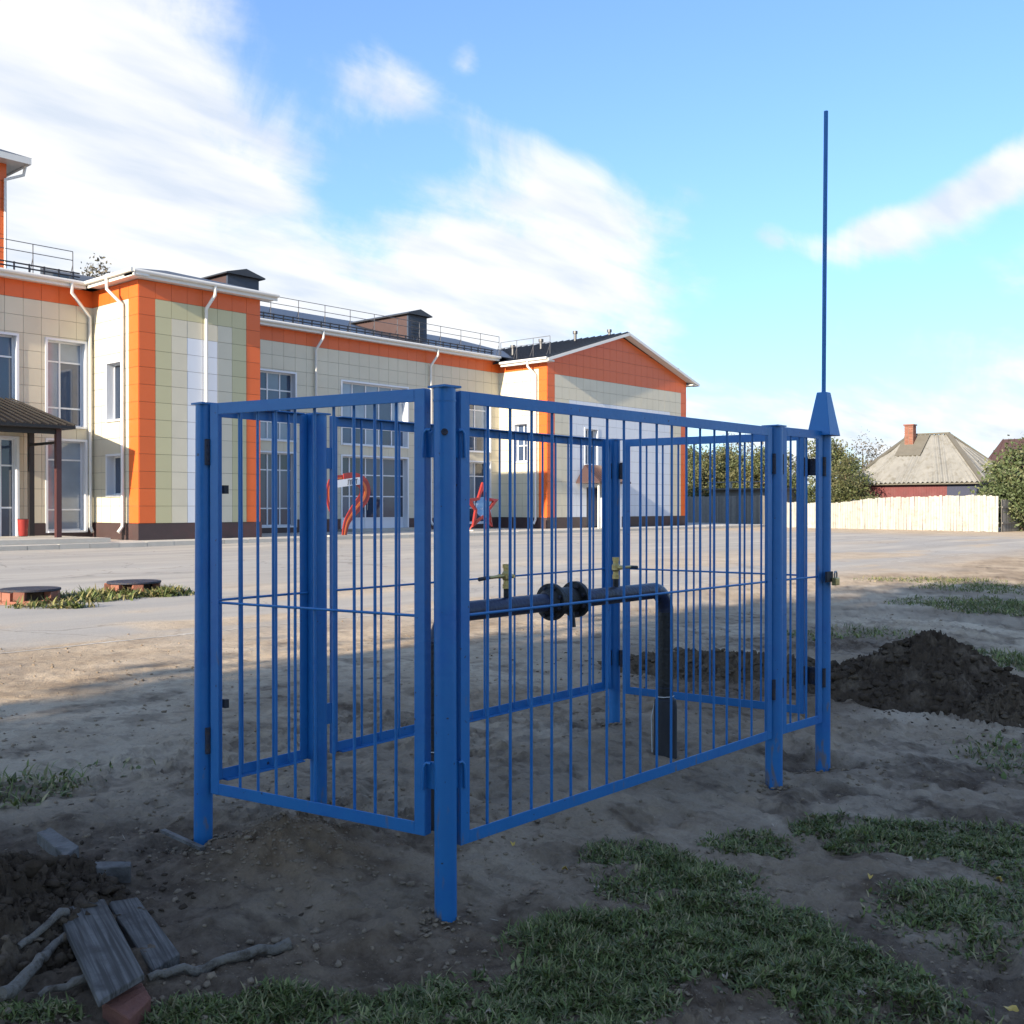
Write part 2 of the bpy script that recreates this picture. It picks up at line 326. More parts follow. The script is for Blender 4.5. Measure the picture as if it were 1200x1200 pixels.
def make_ground():
    a0 = TH
    A = np.concatenate([np.linspace(-34, 34, 560), np.linspace(34, 326, 120)[1:-1]]); na = len(A)
    Rr = np.concatenate([np.geomspace(.5, 2.4, 40)[:-1], np.geomspace(2.4, 14, 520)[:-1], np.geomspace(14, 1500, 230)]); nr = len(Rr)
    ang = a0 + np.radians(A); X = np.outer(Rr, np.cos(ang)); Y = np.outer(Rr, np.sin(ang))
    h, soil = micro(X, Y); Z = gz(X, Y) + h
    # masks: R asphalt, G dark damp soil, B brown loose sand
    asp = 1 - soil; asp = asp * (1 - .9 * sst(9, 3, np.abs(X - 57) + 2 * (fbm(X * .3, Y * .3, 3, 8) - .5)) * sst(60, 10, np.abs(Y - 20)))
    asp = asp * (1 - .8 * sst(.5, .62, fbm(X * .18, Y * .5, 4, 91)) * sst(20, 11, Y))
    dark = (sst(.46, .66, fbm(X * .8 + 3, Y * .8, 4, 101)) * .32 + sst(.54, .72, fbm(X * 3.1, Y * 3.1, 5, 131, .6)) * .45 + sst(.58, .74, fbm(X * 11, Y * 11, 3, 141, .6)) * .30) * soil
    def spot(px, py, r, w):
        p = G(px, py); return w * np.exp(-(np.hypot(X - p[0], Y - p[1]) / r) ** 2)
    dark = dark + spot(60, 1010, .75, .95) + spot(20, 1120, .7, .9) + spot(60, 1180, .5, .8) + spot(1120, 800, .8, .9) + spot(850, 800, .9, .7) + spot(960, 895, .3, .6) + spot(1120, 1180, .35, .6)
    dark = dark + spot(200, 985, .25, .7) + spot(420, 840, .5, .25) + spot(1000, 760, .7, .6) + spot(1150, 900, .5, .35) + spot(800, 1130, .6, .55) + spot(600, 1180, .5, .5)
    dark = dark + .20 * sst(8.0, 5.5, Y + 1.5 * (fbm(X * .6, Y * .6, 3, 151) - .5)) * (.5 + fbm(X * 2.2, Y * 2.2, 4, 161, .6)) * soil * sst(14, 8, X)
    brown = np.exp(-(np.hypot(X - MOUND[0], Y - MOUND[1]) / .33) ** 2) + .4 * sst(.55, .7, fbm(X * .5, Y * .5, 3, 111)) * soil
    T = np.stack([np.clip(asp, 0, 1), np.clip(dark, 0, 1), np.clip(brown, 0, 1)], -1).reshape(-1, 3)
    V = np.stack([X, Y, Z], -1).reshape(-1, 3)
    i, j = np.meshgrid(np.arange(nr - 1), np.arange(na), indexing='ij'); j2 = (j + 1) % na
    F = np.stack([i * na + j, (i + 1) * na + j, (i + 1) * na + j2, i * na + j2], -1).reshape(-1, 4)
    m = bpy.data.materials.new('ground'); MATS['ground'] = m; m.use_nodes = True; t = m.node_tree; L = t.links.new; b = t.nodes['Principled BSDF']
    b.inputs['Roughness'].default_value = .95; b.inputs['Specular IOR Level'].default_value = .15
    at = N(t, 'ShaderNodeAttribute', attribute_name='tint'); sp = N(t, 'ShaderNodeSeparateColor'); L(at.outputs['Color'], sp.inputs[0])
    geo = N(t, 'ShaderNodeNewGeometry'); pos = geo.outputs['Position']
    def noise(scale, det=6, rough=.6, vec=None):
        n = N(t, 'ShaderNodeTexNoise'); L(vec or pos, n.inputs['Vector']); n.inputs['Scale'].default_value = scale; n.inputs['Detail'].default_value = det; n.inputs['Roughness'].default_value = rough; return n.outputs[0]
    def ramp(v, a, bb, lo=0., hi=1.):
        r = N(t, 'ShaderNodeMapRange'); L(v, r.inputs[0]); r.inputs[1].default_value = a; r.inputs[2].default_value = bb; r.inputs[3].default_value = lo; r.inputs[4].default_value = hi; return r.outputs[0]
    def mix(f, a, c):
        x = N(t, 'ShaderNodeMix', data_type='RGBA')
        if isinstance(f, float): x.inputs[0].default_value = f
        else: L(f, x.inputs[0])
        for k, v in ((6, a), (7, c)):
            if isinstance(v, tuple): x.inputs[k].default_value = (*v, 1)
            else: L(v, x.inputs[k])
        return x.outputs[2]
    n1 = noise(1.1, 8, .65); n2 = noise(9, 8, .7); n3 = noise(55, 6, .7); n4 = noise(.22, 5, .6)
    sand = mix(ramp(n1, .38, .66), (.41, .315, .215), (.55, .44, .315))
    sand = mix(ramp(n2, .52, .70, 0, .6), sand, (.22, .17, .118))
    dk = mix(ramp(n2, .40, .62), (.098, .070, .048), (.19, .142, .10))
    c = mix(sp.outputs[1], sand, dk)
    c = mix(M_(t, 'MULTIPLY', sp.outputs[2], .75), c, mix(ramp(n2, .4, .6), (.120, .076, .042), (.20, .132, .076)))
    mpv = N(t, 'ShaderNodeMapping'); L(pos, mpv.inputs[0]); mpv.inputs['Scale'].default_value = (.12, .9, 1); ns = noise(1.0, 6, .6, mpv.outputs[0])
    asph = mix(ramp(ns, .36, .64), (.31, .288, .258), (.45, .408, .35))
    asph = mix(ramp(n4, .40, .64, 0, .7), asph, (.335, .32, .298))
    vor = N(t, 'ShaderNodeTexVoronoi', feature='DISTANCE_TO_EDGE'); dn = N(t, 'ShaderNodeTexNoise'); L(pos, dn.inputs['Vector']); dn.inputs['Scale'].default_value = .8; dn.inputs['Detail'].default_value = 4; dv = N(t, 'ShaderNodeVectorMath', operation='MULTIPLY_ADD'); L(dn.outputs['Color'], dv.inputs[0]); dv.inputs[1].default_value = (2.2, 2.2, 0); L(pos, dv.inputs[2]); L(dv.outputs[0], vor.inputs['Vector']); vor.inputs['Scale'].default_value = .33
    crack = M_(t, 'MULTIPLY', ramp(vor.outputs['Distance'], .012, .002), ramp(n4, .42, .50)); asph = mix(M_(t, 'MULTIPLY', crack, .4), asph, (.09, .082, .072))
    stain = ramp(noise(.7, 6, .7), .60, .72, 0, .55); asph = mix(stain, asph, (.21, .195, .178))
    c = mix(sp.outputs[0], c, asph)
    k = M_(t, 'ADD', .72, M_(t, 'MULTIPLY', n3, .56)); vm = N(t, 'ShaderNodeVectorMath', operation='SCALE'); L(c, vm.inputs[0]); L(k, vm.inputs['Scale']); L(vm.outputs[0], b.inputs['Base Color'])
    bh = M_(t, 'ADD', M_(t, 'MULTIPLY', n2, .7), M_(t, 'MULTIPLY', n3, .35)); bp = N(t, 'ShaderNodeBump'); bp.inputs['Distance'].default_value = .03
    L(M_(t, 'SUBTRACT', 1.0, M_(t, 'MULTIPLY', sp.outputs[0], .75)), bp.inputs['Strength']); L(bh, bp.inputs['Height']); L(bp.outputs[0], b.inputs['Normal'])
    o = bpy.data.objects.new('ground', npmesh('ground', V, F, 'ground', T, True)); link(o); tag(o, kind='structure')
make_ground()
def gtop(x, y): return float(gz(x, y) + micro(np.array([x]), np.array([y]))[0][0])

# faint painted line on the yard, broken where worn
def yard_line():
    for (x0, x1) in ((3.2, 14.5), (15.0, 33.0)):
        n = 260; vs = []; fs = []
        for i in range(n + 1):
            x = x0 + (x1 - x0) * i / n; z = gtop(x, 10.2) + .003; w = .028
            vs += [(x, 10.2 - w, z), (x, 10.2 + w, z)]
            if i: fs.append((2 * i - 2, 2 * i, 2 * i + 1, 2 * i - 1))
        o = MB().add(vs, fs).build('painted_line', 'line_paint'); tag(o, kind='structure')
yard_line()

# ------------------------------------------------------------------ pavement by the school
PT = .30
def pavement():
    o = MB().box(-20, 64, 32.62, 40.6, .05, PT).build('pavement', 'concrete'); tag(o, kind='structure')
    me = bevel_box = boxmesh('kerb_stone', .985, .15, .26, 'concrete')
    x = 6.0; k = 0
    while x < 63:
        put('kerb_stone', me, o, (x + .5, 32.53, .21 + random.uniform(-.008, .012)), (0, random.uniform(-.006, .006), random.uniform(-.006, .006))); x += 1.0
pavement()

# ------------------------------------------------------------------ school
SCH = empty('school_building', (30, 40, .3), 'two-storey school clad in beige, orange and white panels across the yard', 'building')
EAVE = 10.0
PANELS = []                                        # (score, size, material, centre)
TS = .655
def facade(axis, P, u0, u1, z0, z1, openings, colfn, wallpart, thick=.42, pu0=None):
    """axis 'X': wall plane y=P facing -Y, u=x.  axis 'Y': wall plane x=P facing -X, u=y."""
    us = sorted({u0, u1, *[o[0] for o in openings], *[o[1] for o in openings]}); zs = sorted({z0, z1, *[o[2] for o in openings], *[o[3] for o in openings]})
    for i in range(len(us) - 1):
        j = 0
        for j in range(len(zs) - 1):
            uc = (us[i] + us[i + 1]) / 2; zc = (zs[j] + zs[j + 1]) / 2
            if any(o[0] < uc < o[1] and o[2] < zc < o[3] for o in openings): continue
            if axis == 'X': wallpart.box(us[i], us[i + 1], P + .02, P + thick, zs[j], zs[j + 1])
            else: wallpart.box(P + .02, P + thick, us[i], us[i + 1], zs[j], zs[j + 1])
    u0 = u0 if pu0 is None else pu0
    nu = max(1, round((u1 - u0) / TS)); tu = (u1 - u0) / nu; nz = max(1, round((z1 - z0) / TS)); tz = (z1 - z0) / nz
    for i in range(nu):
        for j in range(nz):
            rects = [(u0 + i * tu + .006, u0 + (i + 1) * tu - .006, z0 + j * tz + .006, z0 + (j + 1) * tz - .006)]
            for o in openings:
                a0, a1, b0, b1 = o[0] - .06, o[1] + .06, o[2] - .06, o[3] + .06; new = []
                for (x0, x1, y0, y1) in rects:
                    if x1 <= a0 or x0 >= a1 or y1 <= b0 or y0 >= b1: new.append((x0, x1, y0, y1)); continue
                    if x0 < a0: new.append((x0, a0, y0, y1))
                    if x1 > a1: new.append((a1, x1, y0, y1))
                    if y0 < b0: new.append((max(x0, a0), min(x1, a1), y0, b0))
                    if y1 > b1: new.append((max(x0, a0), min(x1, a1), b1, y1))
                rects = new
            c = colfn(i, nu, j, nz)
            for (x0, x1, y0, y1) in rects:
                if x1 - x0 < .04 or y1 - y0 < .04: continue
                uc = (x0 + x1) / 2; zc = (y0 + y1) / 2
                if axis == 'X': cen = (uc, P - .004 + random.uniform(-.002, .002), zc); dim = (x1 - x0, .03, y1 - y0); nrm = (0, -1)
                else: cen = (P - .004 + random.uniform(-.002, .002), uc, zc); dim = (.03, x1 - x0, y1 - y0); nrm = (-1, 0)
                d = math.hypot(cen[0], cen[1]); px = 600 + FPX * (cen[0] * RT[0] + cen[1] * RT[1]) / (cen[0] * FW[0] + cen[1] * FW[1])
                cosv = abs(nrm[0] * cen[0] + nrm[1] * cen[1]) / d
                sc = (x1 - x0) * (y1 - y0) * cosv / d / d
                if px < 0 or px > 1200: sc = 0
                PANELS.append((sc, dim, c, cen))
WB = MB()                                          # wall carcass
def col_wing(i, nu, j, nz): return 'panel_orange' if j >= nz - 1 else 'panel_beige'
ZP = .92                                           # plinth top
ZT = EAVE - .12
wing_open = [(14.95, 16.44, 4.6, 7.83), (14.6, 16.44, .35, 4.05), (17.55, 19.03, 4.6, 7.83), (17.55, 19.03, .62, 4.05), (11.5, 13.2, 4.6, 7.83)]
YW = 38.95; YM = 40.4; YB = 35.46; XB0 = 19.34; XB1 = 24.6; XG0 = 44.37; XG1 = 58.7; YG = 36.79
facade('X', YW, 8.0, XB0, ZP, ZT, wing_open, col_wing, WB)
def col_block(i, nu, j, nz):
    k = nz - 1 - j
    if k == 0 or i in (0, nu - 1): return 'panel_orange'
    e = min(i - 1, nu - 2 - i, k - 1)
    return ('panel_olive', 'panel_beige', 'panel_white')[min(e, 2)]
facade('X', YB, XB0, XB1, ZP, ZT, [], col_block, WB)
bl_open = [(36.60, 37.80, 4.82, 6.98), (36.60, 37.80, 1.98, 3.46)]
def col_bl(i, nu, j, nz): return 'panel_orange' if (j == nz - 1 or i == 0) else 'panel_beige'
facade('Y', XB0, YB + .42, YW, ZP, ZT, bl_open, col_bl, WB, pu0=YB - .012)
main_open = [(27.7, 30.0, 4.65, 7.83), (27.7, 30.0, .62, 4.05), (32.8, 37.2, 4.65, 7.75), (32.8, 37.2, .35, 4.05), (41.7, 43.6, 4.65, 7.83), (41.7, 43.6, .62, 4.05)]
facade('X', YM, XB1 - .5, XG0, ZP, ZT, main_open, col_wing, WB)
gl_open = [(38.2, 39.2, 4.08, 6.22)]
facade('Y', XG0, YG + .42, YM, ZP, ZT, gl_open, col_bl, WB, pu0=YG - .012)
gf_open = [(47.8, 49.0, 3.98, 6.05), (48.0, 49.2, .35, 2.6)]
def col_gable(i, nu, j, nz):
    k = nz - 1 - j
    if i in (0, nu - 1) or k == 0: return 'panel_orange'
    e = min(i - 1, nu - 2 - i, k - 1)
    return 'panel_beige' if e <= 1 else 'panel_white'
ZGE = 9.62
facade('X', YG, XG0, XG1, ZP, ZGE, gf_open, col_gable, WB)
# carcass behind the facade layer, side and back walls
WB.box(8.0, XB0, YW + .42, 52, .2, 9.9); WB.box(XB0 + .42, XB1, YB + .42, 47, .2, 9.85); WB.box(XB1 - .5, XG0 + .2, YM + .42, 54, .2, 9.8); WB.box(XG0 + .42, XG1, YG + .42, 54, .2, 9.6)
wall = WB.build('wall', 'joint', SCH)
# gable triangle
XGM = (XG0 + XG1) / 2; ZAP = 11.75
def gable_z(x): return ZAP - abs(x - XGM) * (ZAP - ZGE - .10) / (XG1 - XGM)
gm = MB()
gm.add([(XG0, YG + .02, ZGE), (XG1, YG + .02, ZGE), (XG1, YG + .02, ZGE + .10), (XGM, YG + .02, ZAP), (XG0, YG + .02, ZGE + .10), (XG0, YG + .3, ZGE), (XG1, YG + .3, ZGE), (XG1, YG + .3, ZGE + .1), (XGM, YG + .3, ZAP), (XG0, YG + .3, ZGE + .1)], [(0, 1, 2, 3, 4), (9, 8, 7, 6, 5)])
gm.build('gable_backing', 'joint', SCH)
# the ground-nearest 300 panels as objects, the rest joined
PANELS.sort(key=lambda p: -p[0])
for sc, dim, c, cen in PANELS[:300]: put('panel', boxmesh('panel', *dim, c), wall, cen)
PM = ['panel_beige', 'panel_olive', 'panel_white', 'panel_orange']; rest = MB()
for sc, dim, c, cen in PANELS[300:]:
    rest.cur = PM.index(c); rest.box(cen[0] - dim[0] / 2, cen[0] + dim[0] / 2, cen[1] - dim[1] / 2, cen[1] + dim[1] / 2, cen[2] - dim[2] / 2, cen[2] + dim[2] / 2)
rest.cur = 3
nu = 22; tu = (XG1 - XG0) / nu
for i in range(nu):
    a = XG0 + i * tu + .006; b = XG0 + (i + 1) * tu - .006; z = ZGE + .006
    while z < max(gable_z(a), gable_z(b)) - .03:
        zt = z + .64; za = min(zt, gable_z(a)); zb = min(zt, gable_z(b))
        pts = [(a, z), (b, z)] + ([(b, zb)] if zb > z else []) + ([(XGM, ZAP)] if a < XGM < b and zt > gable_z(a) and zt > gable_z(b) and zt >= ZAP else []) + ([(a, za)] if za > z else [])
        if len(pts) >= 3 and (zb > z + .02 or za > z + .02): rest.add([(x, YG - .019, zz) for x, zz in pts] + [(x, YG + .012, zz) for x, zz in pts], [tuple(range(len(pts))), tuple(range(2 * len(pts) - 1, len(pts) - 1, -1))] + [(k, k + len(pts), (k + 1) % len(pts) + len(pts), (k + 1) % len(pts)) for k in range(len(pts))])
        z += .655
tag(rest.build('panel_field', PM, SCH), kind='stuff')
# plinth
def plb(*a): MB().box(*a).build('plinth', 'plinth', SCH)
def plx(x0, x1, Y): plb(x0, x1, Y - .045, Y + .2, .2, ZP - .01)
def ply(X, y0, y1): plb(X - .045, X + .2, y0, y1, .2, ZP - .01)
plx(8, 14.5, YW); plx(16.56, 17.46, YW); plb(17.46, 19.12, YW - .045, YW + .2, .2, .55); plx(19.12, XB0 - .045, YW); ply(XB0, YB + .2, YW); plx(XB0 - .045, XB1 + .045, YB)
plx(XB1 + .05, 27.6, YM); plb(27.6, 30.1, YM - .045, YM + .2, .2, .55); plx(30.1, 32.7, YM); plx(37.3, 41.6, YM); plb(41.6, 43.7, YM - .045, YM + .2, .2, .55); plx(43.7, XG0 - .045, YM); ply(XG0, YG + .2, YM); plx(XG0 - .045, 47.9, YG); plx(49.5, XG1 + .045, YG)

def window(axis, P, o, mull, trans, light=False, door=None):
    u0, u1, z0, z1 = o
    def bx(mb, a, b, d0, d1, za, zb):
        if axis == 'X': mb.box(a, b, P + d0, P + d1, za, zb)
        else: mb.box(P + d0, P + d1, a, b, za, zb)
    fr = MB(); w = .065; D0, D1 = .26, .33
    bx(fr, u0 + .02, u0 + w, D0, D1, z0, z1); bx(fr, u1 - w, u1 - .02, D0, D1, z0, z1); bx(fr, u0 + w, u1 - w, D0, D1, z0, z0 + w); bx(fr, u0 + w, u1 - w, D0, D1, z1 - w, z1)
    us = [u0 + w] + list(mull) + [u1 - w]; zs = [z0 + w] + list(trans) + [z1 - w]
    for m in mull: bx(fr, m - .035, m + .035, D0 - .003, D1, z0 + w, z1 - w)
    for t in trans:
        for i in range(len(us) - 1): bx(fr, us[i] + .036 * (i > 0), us[i + 1] - .036 * (i < len(us) - 2), D0, D1, t - .03, t + .03)
    win = fr.build('window', 'white_pvc', SCH)
    su = MB(); q = .07; e = -.05                        # white trim round the opening and its lining
    bx(su, u0 - q, u0 + .018, e, .258, z0 - q, z1 + q); bx(su, u1 - .018, u1 + q, e, .258, z0 - q, z1 + q)
    bx(su, u0 + .018, u1 - .018, e, .258, z1 - .012, z1 + q); bx(su, u0 + .018, u1 - .018, e - .05, .258, z0 - q, z0 + .004)
    su.build('surround', 'white_pvc', win)
    for i in range(len(us) - 1):
        for j in range(len(zs) - 1):
            if door and door(i, j): mm = 'white_pvc'
            else: mm = 'glass_light' if (light and random.random() < .6) else 'glass'
            du = us[i + 1] - us[i]; dz = zs[j + 1] - zs[j]; c = (us[i] + us[i + 1]) / 2; cz = (zs[j] + zs[j + 1]) / 2
            if axis == 'X': put('pane', boxmesh('pane', du, .02, dz, mm), win, (c, P + .302, cz))
            else: put('pane', boxmesh('pane', .02, du, dz, mm), win, (P + .302, c, cz))
    return win
W_ = lambda a, b, k: [a + (b - a) * (i + 1) / k for i in range(k - 1)]
window('X', YW, wing_open[0], [15.6], [5.3, 7.05]); window('X', YW, wing_open[2], [18.15], [5.3, 7.05], True); window('X', YW, wing_open[3], [18.15], [1.42, 3.32], True)
window('X', YW, wing_open[4], [12.3], [5.3, 7.05])
d = window('X', YW, wing_open[1], [15.15, 15.95], [1.5, 3.05], door=lambda i, j: j == 0 and i < 2); 
window('Y', XB0, bl_open[0], [37.2], []); window('Y', XB0, bl_open[1], [37.2], [])
window('X', YM, main_open[0], [28.6, 29.3], [5.5, 7.0], True); window('X', YM, main_open[1], [28.6, 29.3], [1.45, 3.25], False)
window('X', YM, main_open[2], W_(32.8, 37.2, 5), [5.5, 7.0], True)
dr = window('X', YM, main_open[3], [33.5, 34.55, 35.7], [.95, 2.05, 3.13], door=lambda i, j: j == 0)
for u in (34.45, 34.65): MB().cyl((u, YM + .23, 1.35), (u, YM + .23, 1.75), .02, 8).build('handle', 'steel', dr)
window('X', YM, main_open[4], [42.6], [5.5, 7.0], True); window('X', YM, main_open[5], [42.6], [1.45, 3.25], True)
window('Y', XG0, gl_open[0], [38.7], [5.0]); window('X', YG, gf_open[0], [48.4], [5.1])
# small porch on the gable front
porch = MB().box(49.25, 49.5, YG - 1.4, YG - .06, .3, 2.85).build('porch', 'panel_white', SCH)
MB().box(47.3, 47.4, YG - 1.4, YG - 1.3, .3, 2.85).build('post', 'white_metal', porch); MB().box(48.02, 49.18, YG + .08, YG + .14, .36, 2.59).build('door', 'navy_trim', porch)
pr = MB().add([(46.9, YG - 1.75, 2.86), (49.95, YG - 1.75, 2.86), (49.95, YG - .06, 2.86), (46.9, YG - .06, 2.86), (47.7, YG - .06, 3.95), (49.15, YG - .06, 3.95), (46.9, YG - 1.75, 2.95), (49.95, YG - 1.75, 2.95), (49.95, YG - .06, 2.95), (46.9, YG - .06, 2.95)],
              [(0, 3, 2, 1), (0, 1, 7, 6), (6, 7, 5, 4), (6, 4, 9), (7, 8, 5), (1, 2, 8, 7), (3, 0, 6, 9), (9, 4, 5, 8)])
pr.build('roof', 'brown_roof', porch)
for k in range(11):
    x = 47.0 + k * .29; a = (x, YG - 1.74, 2.97); b = (47.75 + (x - 46.9) / 3.05 * 1.4, YG - .1, 3.95); MB().obox(a, b, .04, .04).build('roof_rib', 'brown_roof', porch)

# roofs
SL = math.tan(R(16))
def roof_poly(name, mb): return mb.build(name, 'roof_metal', SCH)
rf = MB()
def slope(x0, x1, ye, yr, z):
    zr = z + (yr - ye) * SL
    return [(x0, ye, z), (x1, ye, z), (x1, yr, zr), (x0, yr, zr), (x0, ye, z - .06), (x1, ye, z - .06), (x1, yr, zr - .3), (x0, yr, zr - .3)]
FB = [(0, 1, 2, 3), (7, 6, 5, 4), (0, 4, 5, 1), (1, 5, 6, 2), (2, 6, 7, 3), (3, 7, 4, 0)]
ER = EAVE + .12
SL = math.tan(R(11.5))
roof_w = MB().add(slope(7.5, 22, YW - .5, 48.2, ER), FB).build('roof', 'roof_metal', SCH)
SL = math.tan(R(16))
roof_m = MB().add(slope(22, 50, YM - .5, 49.5, ER), FB).build('roof', 'roof_metal', SCH)
bz = ER; bxm = (XB0 + XB1) / 2; hw = (XB1 - XB0) / 2 + .5
roof_b = MB().add([(XB0 - .5, YB - .5, bz), (XB1 + .5, YB - .5, bz), (XB1 + .5, 46, bz), (XB0 - .5, 46, bz), (bxm, YB - .5 + hw, bz + hw * SL), (bxm, 46, bz + hw * SL)], [(0, 1, 4), (1, 2, 5, 4), (3, 0, 4, 5), (0, 3, 2, 1)]).build('roof', 'roof_metal', SCH)
zge = ZGE + .28; zap = ZAP + .30
roof_g = MB().add([(XG0 - .55, YG - .5, zge - .17), (XGM, YG - .5, zap), (XG1 + .8, YG - .5, zge - .25), (XG0 - .55, 56, zge - .17), (XGM, 56, zap), (XG1 + .8, 56, zge - .25),
                   (XG0 - .55, YG - .5, zge - .22), (XGM, YG - .5, zap - .07), (XG1 + .8, YG - .5, zge - .30), (XG0 - .55, 56, zge - .22), (XGM, 56, zap - .07), (XG1 + .8, 56, zge - .3)],
                  [(0, 1, 4, 3), (1, 2, 5, 4), (6, 9, 10, 7), (7, 10, 11, 8), (0, 6, 7, 1), (1, 7, 8, 2), (0, 3, 9, 6), (2, 8, 11, 5)]).build('roof', 'roof_metal', SCH)
# standing seams on the visible gable slope and main slope
sm = MB()
for k in range(36):
    y = YG - .4 + k * .5; sm.obox((XG0 - .5, y, zge - .13), (XGM, y, zap + .03), .03, .05)
sm.build('seam_field', 'roof_metal', roof_g)
# eaves: soffit board and gutter, white
def eave_x(x0, x1, Y, z): 
    e = MB().box(x0, x1, Y - .46, Y + .1, z - .12, z - .03).box(x0, x1, Y - .50, Y - .44, z - .16, z + .06); e.build('eaves_board', 'white_metal', SCH)
    MB().tube([(x0, Y - .57, z + .03), (x1, Y - .57, z + .03)], .075, 12).build('gutter', 'white_metal', SCH, 40)
def eave_y(X, y0, y1, z):
    e = MB().box(X - .46, X + .1, y0, y1, z - .12, z - .03).box(X - .50, X - .44, y0, y1, z - .16, z + .06); e.build('eaves_board', 'white_metal', SCH)
    MB().tube([(X - .57, y0, z + .03), (X - .57, y1, z + .03)], .075, 12).build('gutter', 'white_metal', SCH, 40)
eave_x(8, XB0 - .5, YW, EAVE); eave_x(XB0 - .5, XB1 + .5, YB, EAVE + .01); eave_y(XB0, YB - .6, YW - .58, EAVE + .015); eave_x(XB1 + .5, XG0 - .5, YM, EAVE); eave_y(XG0, YG - .45, YM - .58, zge - .24)
# raking white trims of the gable
for s, xe, ze in ((-1, XG0 - .55, zge - .29), (1, XG1 + .8, zge - .37)):
    MB().obox((xe, YG - .53, ze), (XGM, YG - .53, zap - .12), .05, .16).build('bargeboard', 'white_metal', SCH)
    MB().obox((xe, YG - .26, ze - .06), (XGM, YG - .26, zap - .19), .46, .03).build('soffit', 'white_metal', SCH)
MB().box(XG1 + .02, XG1 + .8, YG - .5, 54, zge - .42, zge - .36).build('soffit', 'white_metal', SCH)
# downpipes
def pipe(pts): MB().tube(pts, .065, 10).build('downpipe', 'white_metal', SCH, 50)
e = EAVE
pipe([(onY(85, YW - .55), YW - .56, e - .02), (onY(85, YW - .55), YW - .54, e - .40), (XB0 - .17, YW - .12, e - 1.15), (XB0 - .17, YW - .12, .75), (XB0 - .17, YW - .28, .55)])
pipe([(XB0 - .56, 36.75, e), (XB0 - .55, 36.75, e - .40), (XB0 - .13, 36.42, e - .95), (XB0 - .13, 36.42, .8), (XB0 - .30, 36.42, .58)])
xp = onY(240, YB)
pipe([(xp + .12, YB - .56, e), (xp + .12, YB - .55, e - .35), (xp, YB - .13, e - .85), (xp, YB - .13, .75), (xp, YB - .28, .55)])
for p1 in (371, 505):
    x = onY(p1, YM); pipe([(x, YM - .56, e), (x, YM - .55, e - .35), (x - .12, YM - .13, e - .9), (x - .12, YM - .13, .75), (x - .12, YM - .28, .55)])
pipe([(XG0 - .56, 37.75, zge - .2), (XG0 - .55, 37.75, zge - .55), (XG0 - .13, 37.52, zge - 1.0), (XG0 - .13, 37.52, .8), (XG0 - .3, 37.52, .55)])
# snow guards on the roof edge
for (x0, x1, Y) in ((8, 18.7, YW), (25.3, 43.6, YM)):
    g = MB(); 
    for h in (.10, .24): g.tube([(x0, Y - .25, ER + .08 + h), (x1, Y - .25, ER + .08 + h)], .03, 6)
    x = x0
    while x < x1: g.obox((x, Y - .25, ER + .02), (x, Y - .25, ER + .36), .05, .05); x += .55
    g.build('snow_guard', 'roof_metal', SCH)
# roof railings
def railing(pts, step=1.4, h=1.05):
    root_m = MB()
    for (a, b) in zip(pts[:-1], pts[1:]):
        a = Vector(a); b = Vector(b)
        for hh in (h, h * .68): root_m.cyl(a + Vector((0, 0, hh)), b + Vector((0, 0, hh)), .016, 6)
    rl = root_m.build('roof_railing', 'rail_steel', SCH)
    me = MB().cyl((0, 0, -.15), (0, 0, h), .018, 6).cyl((0, 0, h * .55), (0, .28, -.05), .012, 6).mesh('railing_post', 'rail_steel')
    for (a, b) in zip(pts[:-1], pts[1:]):
        a = Vector(a); b = Vector(b); n = max(1, int((b - a).length / step))
        for k in range(n + 1): put('railing_post', me, rl, a + (b - a) * (k / n))
railing([(8, YW + .1, ER + .15), (18.6, YW + .1, ER + .15)], 1.5)
railing([(25.6, YM + .2, ER + .22), (44.6, YM + .2, ER + .22)], 1.5)
railing([(44.75, YM + .2, zge + .12), (44.75, YG + .1, zge + .12)], 1.1)
# dormers
def dormer(x0, w, yf, zb, zt, yb):
    x1 = x0 + w
    d = MB().box(x0, x1, yf, yf + .12, zb, zt).build('dormer', 'dormer_front', SCH)
    s = MB()
    for x in (x0, x1 - .08): s.box(x, x + .08, yf + .121, yb, zb - .4, zt)
    s.build('side', 'dormer_side', d)
    xm = (x0 + x1) / 2
    MB().add([(x0 - .2, yf - .25, zt - .02), (xm, yf - .25, zt + .26), (x1 + .2, yf - .25, zt - .02), (x0 - .2, yb, zt - .02), (xm, yb, zt + .26), (x1 + .2, yb, zt - .02),
              (x0 - .2, yf - .25, zt - .08), (x1 + .2, yf - .25, zt - .08), (x0 - .2, yb, zt - .08), (x1 + .2, yb, zt - .08)], [(0, 1, 4, 3), (1, 2, 5, 4), (6, 7, 2, 1, 0), (0, 3, 8, 6), (2, 7, 9, 5), (8, 9, 7, 6), (3, 4, 5, 9, 8)]).build('roof', 'roof_metal', d)
    for k in range(6):
        z = zb + .3 + k * .17; MB().box(x0 + .25, x1 - .25, yf - .03, yf - .005, z, z + .07).build('louvre', 'roof_metal', d)
dormer(27.1, 1.7, 41.6, 10.6, 12.35, 48.2); dormer(38.75, 1.4, 42.0, 10.6, 12.15, 48.2)
